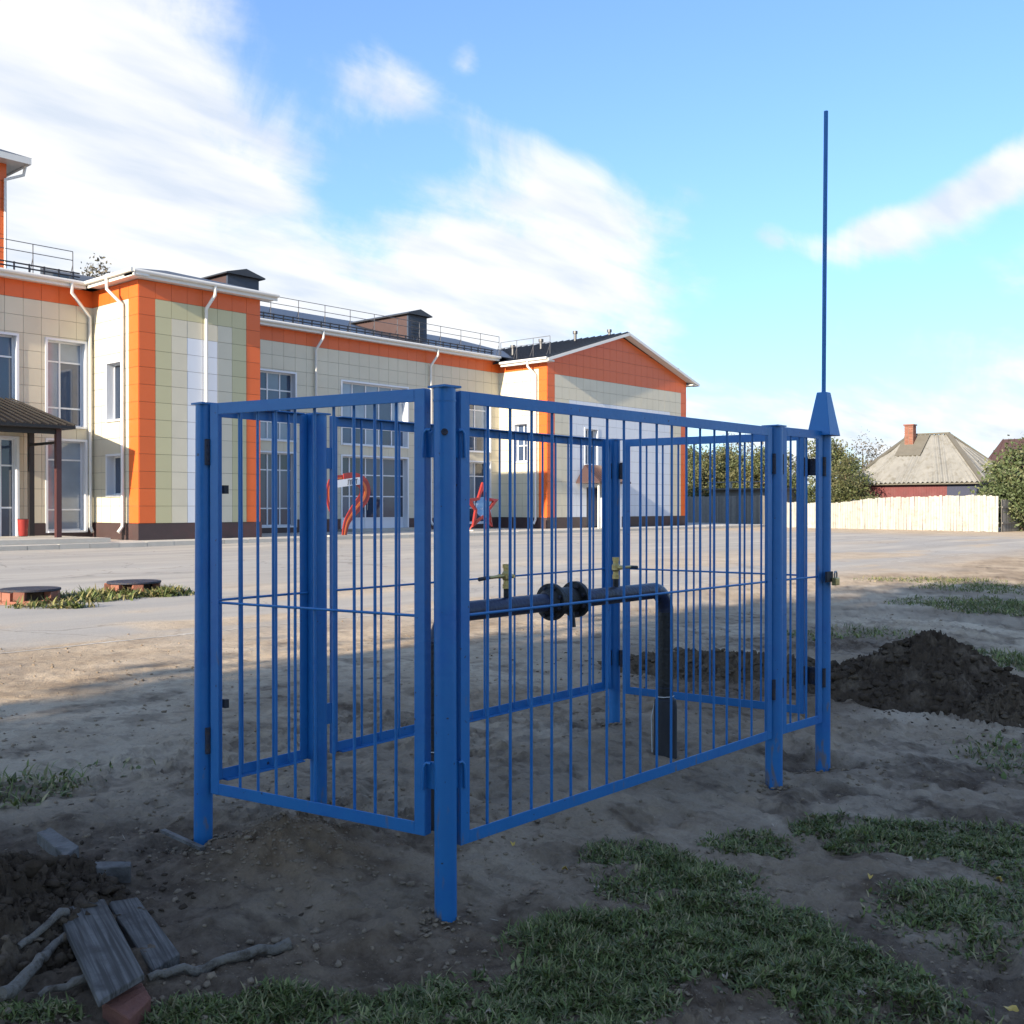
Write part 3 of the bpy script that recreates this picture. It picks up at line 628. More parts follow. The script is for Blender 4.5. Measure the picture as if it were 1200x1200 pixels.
# mushroom vents and an aerial on the gable roof
for p1, p2 in ((601, 41.5), (634, 40.5), (674, 39.6), (714, 38.8)):
    x = onY(p1, p2); z = zge - .17 + (min(x, XGM) - XG0 + .55) / (XGM - XG0 + .55) * (zap - zge + .17)
    v = MB().cyl((x, p2, z - .1), (x, p2, z + .45), .09, 8).cyl((x, p2, z + .45), (x, p2, z + .62), .15, 8); v.build('roof_vent', 'roof_metal', SCH)
x = onY(180, 38.2); MB().cyl((x, 38.2, ER + .2), (x, 38.2, ER + .75), .1, 8).build('roof_vent', 'roof_metal', SCH)
xa, ya = onY(791, 45), 45.0
an = MB().cyl((xa, ya, 10.3), (xa, ya, 12.6), .03, 6)
for k in range(4): an.cyl((xa - .9 + .1 * k, ya, 12.0 + .18 * k), (xa + .9 - .1 * k, ya, 12.0 + .18 * k), .018, 6)
an.build('aerial', 'rail_steel', SCH)
# stair tower at the far left
tx1 = onY(11, 41.0)
tw = MB().box(tx1 - 5, tx1, 41.2, 47, 9.9, 14.8).build('tower_wall', 'joint', SCH)
for i in range(8):
    for j in range(7):
        put('panel', boxmesh('panel', .613, .03, .67, 'panel_orange'), tw, (tx1 - .31 - i * .625, 41.185, 10.3 + j * .685))
MB().box(tx1 - 5.5, tx1 + .55, 40.6, 47.4, 14.75, 14.85).box(tx1 - 5.6, tx1 + .65, 40.48, 40.6, 14.73, 14.97).box(tx1 + .55, tx1 + .66, 40.6, 47.4, 14.73, 14.97).build('eaves_board', 'white_metal', SCH)
MB().add([(tx1 - 5.6, 40.5, 14.98), (tx1 + .68, 40.5, 14.98), (tx1 + .68, 47.5, 14.98), (tx1 - 5.6, 47.5, 14.98), (tx1 - 2.5, 44, 16.4)], [(0, 1, 4), (1, 2, 4), (2, 3, 4), (3, 0, 4), (3, 2, 1, 0)]).build('roof', 'roof_metal', SCH)
MB().tube([(tx1 + .6, 40.9, 14.75), (tx1 + .55, 40.95, 14.4), (tx1 - .1, 41.05, 14.1), (tx1 - .1, 41.05, 10.2)], .06, 8).build('downpipe', 'white_metal', SCH, 50)

# entrance canopy, step, bin
CAN = empty('entrance_canopy', (16.6, 36.5, PT), 'dark pitched canopy on brown posts over the entrance at the far left', 'canopy')
cv = [(12.5, 35.5, 4.35), (17.0, 35.5, 4.35), (17.0, 38.85, 4.35), (12.5, 38.85, 4.35), (12.9, 38.85, 5.45), (16.2, 38.85, 5.45), (12.5, 35.5, 4.25), (17.0, 35.5, 4.25), (17.0, 38.85, 4.25), (12.5, 38.85, 4.25)]
MB().add(cv, [(0, 1, 5, 4), (1, 2, 5), (3, 0, 4), (6, 9, 8, 7), (0, 6, 7, 1), (1, 7, 8, 2), (2, 8, 9, 3, 4, 5), (3, 9, 6, 0)]).build('roof', 'canopy_brown', CAN)
for k in range(16):
    a = (12.6 + k * .29, 35.48, 4.38); b = (12.95 + k * .216, 38.8, 5.48); MB().obox(a, b, .05, .05).build('roof_rib', 'canopy_brown', CAN)
for x, y, m in ((16.6, 36.0, 'post_brown'), (16.75, 38.5, 'canopy_brown'), (12.9, 36.0, 'post_brown')): MB().box(x - .09, x + .09, y - .09, y + .09, PT, 4.25).build('post', m, CAN)
MB().box(16.63, 16.72, 36.09, 38.41, 3.75, 3.84).build('tie_beam', 'canopy_brown', CAN); MB().box(12.81, 16.51, 35.95, 36.05, 4.07, 4.249).build('beam', 'canopy_brown', CAN)
o = MB().box(11.5, 17.6, 34.2, 38.85, PT + .003, PT + .16).build('entrance_step', 'concrete'); tag(o, 'low concrete step under the dark entrance canopy', 'step')
bn = empty('litter_bin', (onY(27, 38.0), 38.0, PT + .16), 'small red litter bin beside the entrance door', 'bin')
x = onY(27, 38.0); MB().tube([(x, 38, PT + .18), (x, 38, PT + .22), (x, 38, PT + .75), (x, 38, PT + .78)], [.13, .15, .19, .2], 12).build('body', 'red_paint', bn, 40)
MB().tube([(x, 38, PT + .781), (x, 38, PT + .80)], [.2, .17], 12).build('rim', 'ink', bn); MB().box(x - .12, x + .12, 37.9, 38.1, PT + .161, PT + .18).build('foot', 'ink', bn)
o = MB().box(32.5, 37.6, YM - 1.4, YM - .06, PT + .003, PT + .13).build('entrance_step', 'concrete'); tag(o, 'low concrete step before the glazed white double doors', 'step')

# ------------------------------------------------------------------ ribbon monument and star
def ribbon():
    bx, by = 26.6, 33.35; k = 42.2 / FPX
    d = by / (FW[1] + (402 - 600) / FPX * RT[1]); k = d / FPX; bx = onY(402, by)
    root = empty('ribbon_monument', (bx, by, PT), 'red and orange ribbon-shaped street monument with a white lettered band', 'monument')
    cs = 1 / (FW[0] * RT[1] - FW[1] * RT[0])
    def P(px, py): return (onY(px, by), by, CAMH + (HOR - py) * k)
    def strip(path, wid, m, dy, name, th=.05):
        pts = [Vector(P(*p)) for p in path]; n = len(pts); vs = []
        for i, p in enumerate(pts):
            t = (pts[min(i + 1, n - 1)] - pts[max(i - 1, 0)]).normalized(); nn = Vector((-t.z, 0, t.x)); w = wid[i] / 2
            vs += [p + nn * w + Vector((0, dy, 0)), p - nn * w + Vector((0, dy, 0)), p - nn * w + Vector((0, dy + th, 0)), p + nn * w + Vector((0, dy + th, 0))]
        fs = [(0, 1, 2, 3)]
        for i in range(n - 1):
            for q in range(4): fs.append((4 * i + q, 4 * i + 4 + q, 4 * i + 4 + (q + 1) % 4, 4 * i + (q + 1) % 4))
        fs.append(tuple(4 * (n - 1) + q for q in (3, 2, 1, 0)))
        return MB().add(vs, fs).build(name, m, root)
    def curve(ctrl, n=28):
        c = np.array(ctrl, float); out = []
        for i in range(len(c) - 1):
            p0, p1, p2, p3 = c[max(i - 1, 0)], c[i], c[i + 1], c[min(i + 2, len(c) - 1)]
            for t in np.linspace(0, 1, 8, endpoint=False):
                out.append(.5 * ((2 * p1) + (-p0 + p2) * t + (2 * p0 - 5 * p1 + 4 * p2 - p3) * t * t + (-p0 + 3 * p1 - 3 * p2 + p3) * t ** 3))
        out.append(c[-1]); return out
    c1 = curve([(403, 632), (407, 612), (417, 596), (427, 582), (427, 568), (416, 560), (403, 560)]); n = len(c1)
    w1 = [.18 + .36 * min(1, i / n * 2.2) - .22 * max(0, (i / n - .72) / .28) for i in range(n)]
    strip(c1, w1, 'red_paint', 0, 'ribbon'); strip(c1[2:-9], [a * .22 for a in w1[2:-9]], 'orange_paint', -.012, 'stripe', .02)
    c2 = curve([(403, 560), (391, 563), (387, 575), (388, 590), (392, 604), (391, 622)]); m = len(c2)
    strip(c2, [.26] * m, 'red_paint', .06, 'ribbon'); strip(c2[1:-1], [.06] * (m - 2), 'orange_paint', .048, 'stripe', .02)
    strip(curve([(389, 568), (402, 566), (421, 563)]), [.30] * 17, 'white_pvc', -.06, 'banner', .03)
    f = bpy.data.curves.new('lettering', 'FONT'); f.body = 'ЛЕТ'; f.size = .30; f.extrude = .006; f.align_x = 'CENTER'; f.align_y = 'CENTER'; f.materials.append(MATS['ink'])
    t0 = bpy.data.objects.new('t0', f); COL.objects.link(t0); bpy.context.view_layer.update(); lm = bpy.data.meshes.new_from_object(t0.evaluated_get(bpy.context.evaluated_depsgraph_get())); bpy.data.objects.remove(t0)
    t = bpy.data.objects.new('lettering', lm); q = Vector(P(412, 565)); t.rotation_euler = (R(90), R(-6), 0); link(t, root, q + Vector((0, -.072, 0)))
    MB().box(onY(392, by) - .2, onY(404, by) + .25, by - .15, by + .2, PT + .002, PT + .07).build('base', 'concrete', root)
ribbon()
def star():
    by = 36.2; d = by / (FW[1] + (563 - 600) / FPX * RT[1]); k = d / FPX
    cx = onY(566, by); cz = CAMH + (HOR - 594) * k; Rz = 29 * k; Rx = abs(onY(585, by) - cx)
    root = empty('star_monument', (cx, by, PT), 'red five-pointed star monument with a blue and white centre by the lit wall', 'monument')
    def pt(r, i): a = R(90 + 36 * i); return (cx + Rx * 1.02 * r * math.cos(a), cz + Rz * r * math.sin(a))
    outer = [pt(1 if i % 2 == 0 else .46, i) for i in range(10)]; inner = [pt(.68 if i % 2 == 0 else .34, i) for i in range(10)]
    vs = [(x, by, z) for x, z in outer] + [(x, by, z) for x, z in inner] + [(x, by + .12, z) for x, z in outer] + [(x, by + .12, z) for x, z in inner]; fs = []
    for i in range(10):
        j = (i + 1) % 10; fs += [(i, 10 + i, 10 + j, j), (20 + i, 20 + j, 30 + j, 30 + i), (i, j, 20 + j, 20 + i), (10 + i, 30 + i, 30 + j, 10 + j)]
    MB().add(vs, fs).build('star_frame', 'red_paint', root)
    disc = [(cx + Rx * .40 * math.cos(R(a)), cz + Rz * .40 * math.sin(R(a))) for a in range(0, 360, 12)]
    n = len(disc); MB().add([(x, by + .03, z) for x, z in disc] + [(x, by + .08, z) for x, z in disc], [tuple(range(n))[::-1], tuple(range(n, 2 * n))] + [(i, (i + 1) % n, n + (i + 1) % n, n + i) for i in range(n)]).build('disc', 'light_blue', root)
    tl = [outer[0], outer[1], outer[9]]
    for i in (0, 2, 4, 6, 8):                      # lit facet on each ray
        a = outer[i]; b = outer[(i + 1) % 10]; m = inner[i]
        MB().add([(a[0], by - .015, a[1]), (b[0] * .9 + a[0] * .1, by - .015, b[1] * .9 + a[1] * .1), (m[0], by - .05, m[1])], [(0, 1, 2)]).build('ray_facet', 'red_paint', root)
    mid = cz - Rz * .55
    for s in (-1, 1): MB().obox((cx + s * Rx * .35, by + .09, cz - Rz * .5), (cx + s * Rx * .5, by + .4, PT), .06, .06).build('prop', 'red_paint', root)
    MB().box(cx - Rx * .8, cx + Rx * .8, by - .25, by + .5, PT + .002, PT + .06).build('base', 'concrete', root)
star()

# ------------------------------------------------------------------ the blue enclosure
TOP = 2.0
def ptop(px, top):
    d = (TOP - CAMH) * FPX / (HOR - top); t = (px - 600) / FPX; p = d * (FW + t * RT); return Vector((p[0], p[1], 0))
pA, pB, pC, pD, pE, pF = ptop(521, 453), ptop(240.5, 473), ptop(373, 485), ptop(720, 515), ptop(907, 499), ptop(965, 505)
POSTS = [('A', pA, 'nearest blue post, thick and upright at the front corner of the enclosure', .0415), ('B', pB, 'leftmost blue post of the enclosure with mud on its foot', .0395),
         ('C', pC, 'rear blue post seen through the left gate', .040), ('D', pD, 'rear corner blue post seen behind the brass tap', .038),
         ('E', pE, 'blue post at the right end of the long front gate', .047), ('F', pF, 'blue corner post on the right carrying the tall lightning rod', .043)]
for key, p, lab, r in POSTS:
    g = gtop(p.x, p.y); root = empty('fence_post', (p.x, p.y, g), lab, 'post', 'blue posts of the pipe enclosure')
    lean = {'A': (.006, 0), 'B': (-.012, .004), 'C': (0, 0), 'D': (0, 0), 'E': (.004, 0), 'F': (0, .002)}[key]
    MB().tube([(p.x + lean[0], p.y + lean[1], g - .25), (p.x + lean[0] * .5, p.y + lean[1] * .5, .9), (p.x, p.y, TOP - .006)], r, 28).build('shaft', 'blue_paint_muddy', root, 40)
    if key != 'F':
        o = MB().box(p.x - r * 1.06, p.x + r * 1.06, p.y - r * 1.06, p.y + r * 1.06, TOP - .006, TOP + .002).build('cap_plate', 'blue_paint', root)
    else:
        a, b = .072, .030; z0, z1 = TOP - .03, TOP + .225
        vs = [(p.x + sx * a, p.y + sy * a, z0) for sx, sy in ((-1, -1), (1, -1), (1, 1), (-1, 1))] + [(p.x + sx * b, p.y + sy * b, z1) for sx, sy in ((-1, -1), (1, -1), (1, 1), (-1, 1))]
        bevel(MB().add(vs, [(3, 2, 1, 0), (4, 5, 6, 7), (0, 1, 5, 4), (1, 2, 6, 5), (2, 3, 7, 6), (3, 0, 4, 7)]).build('pyramid_cap', 'blue_paint', root), .004)
        MB().tube([(p.x, p.y, z1 - .05), (p.x + .004, p.y - .003, 3.0), (p.x + .012, p.y - .006, 3.87)], .0125, 10).build('lightning_rod', 'blue_paint', root, 40)
    if key == 'A':                                # bolt head and weld band near the top
        t = Vector((0, 0, 0)) - p; t.z = 0; t.normalize(); q = p + t * r
        MB().cyl((q.x - t.x * .01, q.y - t.y * .01, 1.83), (q.x + t.x * .006, q.y + t.y * .006, 1.83), .013, 10).build('bolt', 'weld_rust', root)
        MB().tube([(p.x, p.y, 1.944), (p.x, p.y, 1.95)], r + .0015, 28).build('weld_seam', 'blue_paint', root, 40)
    POSTS_ROOT = root; WL['post_' + key] = root.name
PR = {k: bpy.data.objects[WL['post_' + k]] for k in 'ABCDEF'}
for k in 'ABCDEF': WL.pop('post_' + k)
RAD = {k: r for k, _, _, r in POSTS}; PP = {k: p for k, p, _, _ in POSTS}
def gate(ka, kb, lab, zb, gapa, gapb, nbars, inset=0.0, zt=TOP - .004, lug=(1.79, .56), mid=1.15, hinges=None, group='barred gates of the blue enclosure', flip=1):
    a = PP[ka].copy(); b = PP[kb].copy(); u = (b - a).normalized(); nrm = Vector((u.y, -u.x, 0)) * flip
    s0 = a + u * (RAD[ka] + gapa) + nrm * inset; s1 = b - u * (RAD[kb] + gapb) + nrm * inset; L = (s1 - s0).length
    c = (s0 + s1) / 2; root = empty('barred_gate', (c.x, c.y, zb), lab, 'gate', group)
    Z = lambda p, z: (p.x, p.y, z)
    w = .048; dpt = .042; th = .006
    def angle(p, q, inward, name):                # angle-iron: one face flat to the front, one leg back
        p = Vector(p); q = Vector(q); inward = Vector(inward)
        m = MB(); h = inward * (w / 2); d = (q - p).normalized()
        fr = nrm * (dpt / 2)
        def slab(o0, ex, ey):
            vs = [p + o0, p + o0 + ex, p + o0 + ex + ey, p + o0 + ey, q + o0, q + o0 + ex, q + o0 + ex + ey, q + o0 + ey]
            f = [(0, 1, 2, 3), (7, 6, 5, 4), (0, 4, 5, 1), (1, 5, 6, 2), (2, 6, 7, 3), (3, 7, 4, 0)]
            if (ex.cross(ey)).dot(d) > 0: f = [t[::-1] for t in f]
            m.add(vs, f)
        slab(fr - inward * (w / 2), inward * w, -nrm * th)
        slab(fr - nrm * (th + .0005) - inward * (w / 2), inward * th, -nrm * (dpt - th))
        return bevel(m.build(name, 'blue_paint_muddy', root), .0015, 1)
    up = Vector((0, 0, 1)); hw = w / 2
    angle(Z(s0 + u * hw, zb), Z(s0 + u * hw, zt), u, 'stile'); angle(Z(s1 - u * hw, zb), Z(s1 - u * hw, zt), -u, 'stile')
    angle(Z(s0 + u * w, zt - hw), Z(s1 - u * w, zt - hw), -up, 'top_rail'); angle(Z(s0 + u * w, zb + hw), Z(s1 - u * w, zb + hw), up, 'bottom_rail')
    me = MB().tube([(0, 0, zb + .012 - (zb + zt) / 2), (0, 0, zt - .012 - (zb + zt) / 2)], .0062, 8).mesh('bar', 'blue_paint', 40)
    back = nrm * (-.006)
    for i in range(nbars):
        q = s0 + u * (w + (L - 2 * w) * (i + 1) / (nbars + 1) + random.uniform(-.004, .004)) + back
        put('bar', me, root, (q.x, q.y, (zb + zt) / 2), (random.uniform(-.0015, .0015), random.uniform(-.002, .002), 0))
    q0 = s0 + u * .01 + nrm * .008; q1 = s1 - u * .01 + nrm * .008
    MB().cyl(Z(q0, mid), Z(q1, mid), .0055, 8).build('cross_rod', 'blue_paint', root, 40)
    hz = hinges or (ka, kb)
    for k, p, sgn in ((ka, s0, -1), (kb, s1, 1)):
        if k not in hz: continue
        e0 = p + nrm * .0 + u * sgn * -.004; e1 = PP[k] - u * sgn * (RAD[k] * .7) + nrm * inset
        for z in lug:
            MB().obox((e0.x, e0.y, z), (e1.x, e1.y, z), .012, .10).build('hinge_plate', 'weld_rust' if k in 'BDEF' else 'blue_paint', root)
            hc = p + u * sgn * .012 + nrm * .022
            if k in 'BDEF': MB().cyl((hc.x, hc.y, z - .055), (hc.x, hc.y, z + .055), .013, 12).build('hinge_pin', 'weld_rust', root, 40)
            else:                                   # bent hook latch
                h0 = PP[k] - u * sgn * RAD[k] + nrm * (.03 + inset)
                MB().tube([(h0.x, h0.y, z + .05), (h0.x - u.x * sgn * .018, h0.y - u.y * sgn * .018, z + .052), (h0.x - u.x * sgn * .03, h0.y - u.y * sgn * .03, z + .04), (h0.x - u.x * sgn * .033, h0.y - u.y * sgn * .033, z + .01), (h0.x - u.x * sgn * .036, h0.y - u.y * sgn * .036, z - .05)], .006, 8).build('latch_hook', 'blue_paint', root, 60)
    return root
GB = 'barred gates of the blue enclosure'
gAB = gate('A', 'B', 'blue barred gate on the near left side, wide face towards the viewer', .335, .034, .012, 9, inset=-.0, flip=-1)
gAE = gate('A', 'E', 'long blue barred gate on the right, between the nearest post and the hinge post', .295, .022, .012, 17, zt=TOP - .012)
gEF = gate('E', 'F', 'narrow blue barred panel next to the lightning rod post', .30, .006, .006, 3, zt=TOP - .004)
gBC = gate('B', 'C', 'narrow blue barred panel behind the left gate', .36, .010, .010, 4, flip=-1)
gCD = gate('C', 'D', 'long rear blue barred panel behind the gas pipe', .36, .045, .03, 16, flip=-1)
gDF = gate('D', 'F', 'rear right blue barred gate behind the elbow of the pipe', .33, .04, .065, 9, flip=1)
for z in (1.63, .72):
    q = pB + (pA - pB).normalized() * .11
    MB().box(q.x + .0, q.x + .02, q.y - .008, q.y + .012, z - .018, z + .018).build('hinge_tab', 'ink', gAB)
# padlock on the corner post
q = pF + Vector((-.035, -.075, 1.15)); pk = empty('padlock', (q.x + .03, q.y, 1.09), 'small brass and black padlock on the lightning rod post at mid height', 'padlock')
bevel(MB().box(q.x - .0, q.x + .05, q.y - .02, q.y + .01, 1.10, 1.145).build('body', 'brass', pk), .005)
MB().tube([(q.x + .01, q.y - .005, 1.145), (q.x + .01, q.y - .005, 1.17), (q.x + .018, q.y - .005, 1.18), (q.x + .032, q.y - .005, 1.18), (q.x + .04, q.y - .005, 1.17), (q.x + .04, q.y - .005, 1.145)], .005, 8).build('shackle', 'steel', pk)
MB().box(q.x - .05, q.x + .028, q.y + .012, q.y + .025, 1.12, 1.18).build('hasp', 'ink', pk)

# ------------------------------------------------------------------ gas pipe
PY = 3.40; PX0 = 3.33; PX1 = 5.20; PZ = 1.065; PRD = .047
GP = empty('gas_pipe', (PX1, PY, gtop(PX1, PY)), 'dark gas pipe loop with two flanges and black wrapped risers inside the enclosure', 'pipe')
def arc(cx, cz, r, a0, a1, n=9): return [(cx + r * math.cos(R(a0 + (a1 - a0) * i / n)), PY, cz + r * math.sin(R(a0 + (a1 - a0) * i / n))) for i in range(n + 1)]
er = .13
MB().tube([(PX0 + er, PY, PZ), (PX1 - er, PY, PZ)], PRD, 24).build('pipe_run', 'dark_blue_paint', GP, 40)
MB().tube(arc(PX1 - er, PZ - er, er, 90, 0), PRD, 24).build('elbow', 'dark_blue_paint', GP, 40); MB().tube(arc(PX0 + er, PZ - er, er, 180, 90), PRD, 24).build('elbow', 'dark_blue_paint', GP, 40)
for x in (PX0, PX1):
    g = gtop(x, PY); MB().tube([(x, PY, g - .2), (x, PY, PZ - er)], PRD - .001, 24).build('riser', 'black_pipe', GP, 40)
    MB().tube([(x, PY, g - .15), (x, PY, g + .30), (x, PY, g + .345), (x, PY, g + .355)], [.069, .069, .064, .05], 24).build('wrapped_sleeve', 'ink', GP, 40)
    MB().tube([(x + .051 * math.cos(i * .6), PY + .051 * math.sin(i * .6), g + .365 + .002 * math.sin(i)) for i in range(13)], .003, 5).build('string_tie', 'white_string', GP)
    MB().tube([(x - .036, PY + .041, g + .36), (x - .055, PY + .062, g + .24), (x - .052, PY + .058, g + .03)], .003, 5).build('string_tie', 'white_string', GP)
    MB().tube([(x, PY, g + .415), (x, PY, g + .421)], PRD + .0015, 24).build('weld_seam', 'weld_rust', GP, 40)
for x, th in ((4.135, .030), (4.335, .030)):
    fl = MB().tube([(x - th / 2, PY, PZ), (x + th / 2, PY, PZ)], .096, 40).build('flange', 'black_pipe', GP, 40); bevel(fl, .003)
    for k in range(8):
        a = R(22.5 + 45 * k); y = PY + .076 * math.cos(a); z = PZ + .076 * math.sin(a); MB().cyl((x - .028, y, z), (x + .028, y, z), .010, 6).build('bolt', 'weld_rust', fl)
    s = -1 if x < 4.2 else 1
    MB().tube([(x + s * .016, PY, PZ), (x + s * .06, PY, PZ)], [.072, .049], 24).build('neck', 'black_pipe', fl, 40)
MB().tube([(4.151, PY, PZ), (4.20, PY, PZ), (4.27, PY, PZ), (4.319, PY, PZ)], [.082, .070, .070, .06], 28).build('insulating_body', 'black_pipe', GP, 40)
MB().obox((4.24, PY - .05, PZ - .06), (4.24, PY - .06, PZ - .135), .012, .03).build('drain_lug', 'black_pipe', GP)
for x, sgn in ((3.79, -1), (4.70, 1)):
    v = empty('x', (0, 0, 0), 'x', 'x'); bpy.data.objects.remove(v)
    tp = MB().tube([(x, PY, PZ + .04), (x, PY, PZ + .09)], .016, 12).build('tap_stub', 'black_pipe', GP, 40)
    z = PZ + .09
    MB().tube([(x, PY, z), (x, PY, z + .022), (x, PY, z + .023), (x, PY, z + .04), (x, PY, z + .05), (x, PY, z + .075), (x, PY, z + .085), (x, PY, z + .1), (x, PY, z + .101), (x, PY, z + .12)],
              [.021, .021, .017, .017, .024, .024, .017, .017, .021, .021], 6).build('tap_body', 'brass', tp, 30)
    MB().tube([(x, PY - .02, z + .062), (x, PY - .048, z + .062)], [.013, .009], 10).cyl((x + sgn * .02, PY, z + .062), (x + sgn * .06, PY, z + .062), .011, 8).build('tap_stem', 'brass', tp, 40)
    MB().tube([(x + sgn * .055, PY - .003, z + .062), (x + sgn * .10, PY - .003, z + .060), (x + sgn * .135, PY - .003, z + .06)], [.009, .008, .009], 8).build('tap_lever', 'brass', tp, 40)
    MB().tube([(x + sgn * .130, PY - .003, z + .06), (x + sgn * .2, PY - .003, z + .055)], [.009, .010], 8).build('lever_grip', 'ink', tp, 40)

# ------------------------------------------------------------------ soil heaps and clods
ICO = None
def ico():
    t = (1 + 5 ** .5) / 2; v = np.array([(-1, t, 0), (1, t, 0), (-1, -t, 0), (1, -t, 0), (0, -1, t), (0, 1, t), (0, -1, -t), (0, 1, -t), (t, 0, -1), (t, 0, 1), (-t, 0, -1), (-t, 0, 1)]) / math.hypot(1, t)
    f = np.array([(0, 11, 5), (0, 5, 1), (0, 1, 7), (0, 7, 10), (0, 10, 11), (1, 5, 9), (5, 11, 4), (11, 10, 2), (10, 7, 6), (7, 1, 8), (3, 9, 4), (3, 4, 2), (3, 2, 6), (3, 6, 8), (3, 8, 9), (4, 9, 5), (2, 4, 11), (6, 2, 10), (8, 6, 7), (9, 8, 1)]); return v, f
def clods(pos, size, rng):
    v, f = ico(); n = len(pos); V = np.repeat(v[None], n, 0) * (1 + rng.normal(0, .33, (n, 12, 1)))
    V *= np.stack([size * rng.uniform(.8, 1.4, n), size * rng.uniform(.8, 1.4, n), size * rng.uniform(.45, .95, n)], -1)[:, None, :]
    a = rng.uniform(0, 6.28, n); c, s = np.cos(a)[:, None], np.sin(a)[:, None]; X = V[..., 0] * c - V[..., 1] * s; Y = V[..., 0] * s + V[..., 1] * c
    V = np.stack([X, Y, V[..., 2]], -1) + pos[:, None, :]
    F = f[None] + (np.arange(n) * 12)[:, None, None]; return V.reshape(-1, 3), F.reshape(-1, 3)
def heap(name, lab, c, rx, ry, rot, h, seed, m, nclod, peak=(0, 0), cs=(.008, .05)):
    rng = np.random.default_rng(seed); n = 260
    u, v = np.meshgrid(np.linspace(-1.15, 1.15, n), np.linspace(-1.15, 1.15, n), indexing='ij')
    def hf(u, v):
        x = u * rx; y = v * ry; ang = np.arctan2(v, u); rr = np.hypot(u, v) / (.82 + .36 * fbm(np.cos(ang) * 1.7 + 5, np.sin(ang) * 1.7 + 5, 3, seed))
        p = np.clip(1 - rr, 0, 1) ** .85; pk = np.exp(-((u - peak[0]) ** 2 + (v - peak[1]) ** 2) / .10)
        pk2 = np.exp(-((u - peak[0] - .42) ** 2 + (v - peak[1] + .1) ** 2) / .05); hh = h * (p * .72 + pk * .26 * p ** .3 + pk2 * .22 * p ** .3) + (p ** .35) * (.42 * h * (fbm(x * 3.0, y * 3.0, 3, seed + 3) - .5) + .13 * (fbm(x * 7, y * 7, 5, seed + 5, .62) - .5) + .07 * (.5 - np.abs(fbm(x * 17, y * 17, 4, seed + 9, .6) - .5) * 4)) - .03 * (p <= 0)
        return hh, p
    H, p = hf(u, v); cr, sr = math.cos(rot), math.sin(rot)
    X = c[0] + u * rx * cr - v * ry * sr; Y = c[1] + u * rx * sr + v * ry * cr; Z = gz(X, Y) + micro(X, Y)[0] * 1.0 + H - .006
    i, j = np.meshgrid(np.arange(n - 1), np.arange(n - 1), indexing='ij'); F = np.stack([i * n + j, (i + 1) * n + j, (i + 1) * n + j + 1, i * n + j + 1], -1).reshape(-1, 4)
    keep = (p.reshape(-1)[F] > 0).any(1); F = F[keep]; used = np.unique(F); mp = np.full(n * n, -1); mp[used] = np.arange(len(used))
    V = np.stack([X, Y, Z], -1).reshape(-1, 3)[used]; F = mp[F]; base = Vector((float(c[0]), float(c[1]), float(gz(c[0], c[1]))))
    root = empty(name, base, lab, 'soil heap', 'heaps of dug soil')
    link(bpy.data.objects.new('soil', npmesh('soil', V - np.array(base), F, m, smooth=True)), root, base)
    uu = rng.uniform(-1, 1, nclod * 3); vv = rng.uniform(-1, 1, nclod * 3); hh, pp = hf(uu, vv); k = np.where(pp > .01)[0][:nclod]; uu, vv, hh = uu[k], vv[k], hh[k]
    x = c[0] + uu * rx * cr - vv * ry * sr; y = c[1] + uu * rx * sr + vv * ry * cr; sz = cs[0] + (cs[1] - cs[0]) * rng.power(.35, len(k)) ** 1.5
    u2, v2 = rng.normal(0, .75, nclod // 2), rng.normal(0, .75, nclod // 2); p2 = hf(u2, v2)[1]; q = p2 <= 0; u2, v2 = u2[q], v2[q]   # spill round the foot
    x = np.append(x, c[0] + u2 * rx * cr - v2 * ry * sr); y = np.append(y, c[1] + u2 * rx * sr + v2 * ry * cr); hh = np.append(hh, 0 * u2); sz = np.append(sz, rng.uniform(.003, .016, len(u2)))
    P = np.stack([x, y, gz(x, y) + micro(x, y)[0] + hh + sz * .05], -1) - np.array(base)
    V, F = clods(P, sz, rng); o = link(bpy.data.objects.new('soil_crumbs', npmesh('soil_crumbs', V, F, m)), root, base); tag(o, kind='stuff')
heap('soil_heap', 'tall dark heap of dug soil to the right of the lightning rod post', G(1085, 812), 1.0, .72, R(-48), .50, 3, 'soil_dark', 1100, peak=(-.05, .0), cs=(.004, .045))
heap('soil_heap', 'lower lump of soil at the right edge beside the tall heap', G(1185, 838), .42, .36, R(-20), .24, 8, 'soil', 500, cs=(.004, .026))
heap('soil_heap', 'long low ridge of dug soil behind the right end of the enclosure', G(850, 785), 1.2, .5, R(-60), .19, 5, 'soil', 800, cs=(.004, .035))
heap('soil_heap', 'dark cloddy soil heap in the lower left corner beside the planks', G(-38, 1080), .54, .50, R(30), .25, 6, 'soil_dark', 1300, cs=(.004, .032))
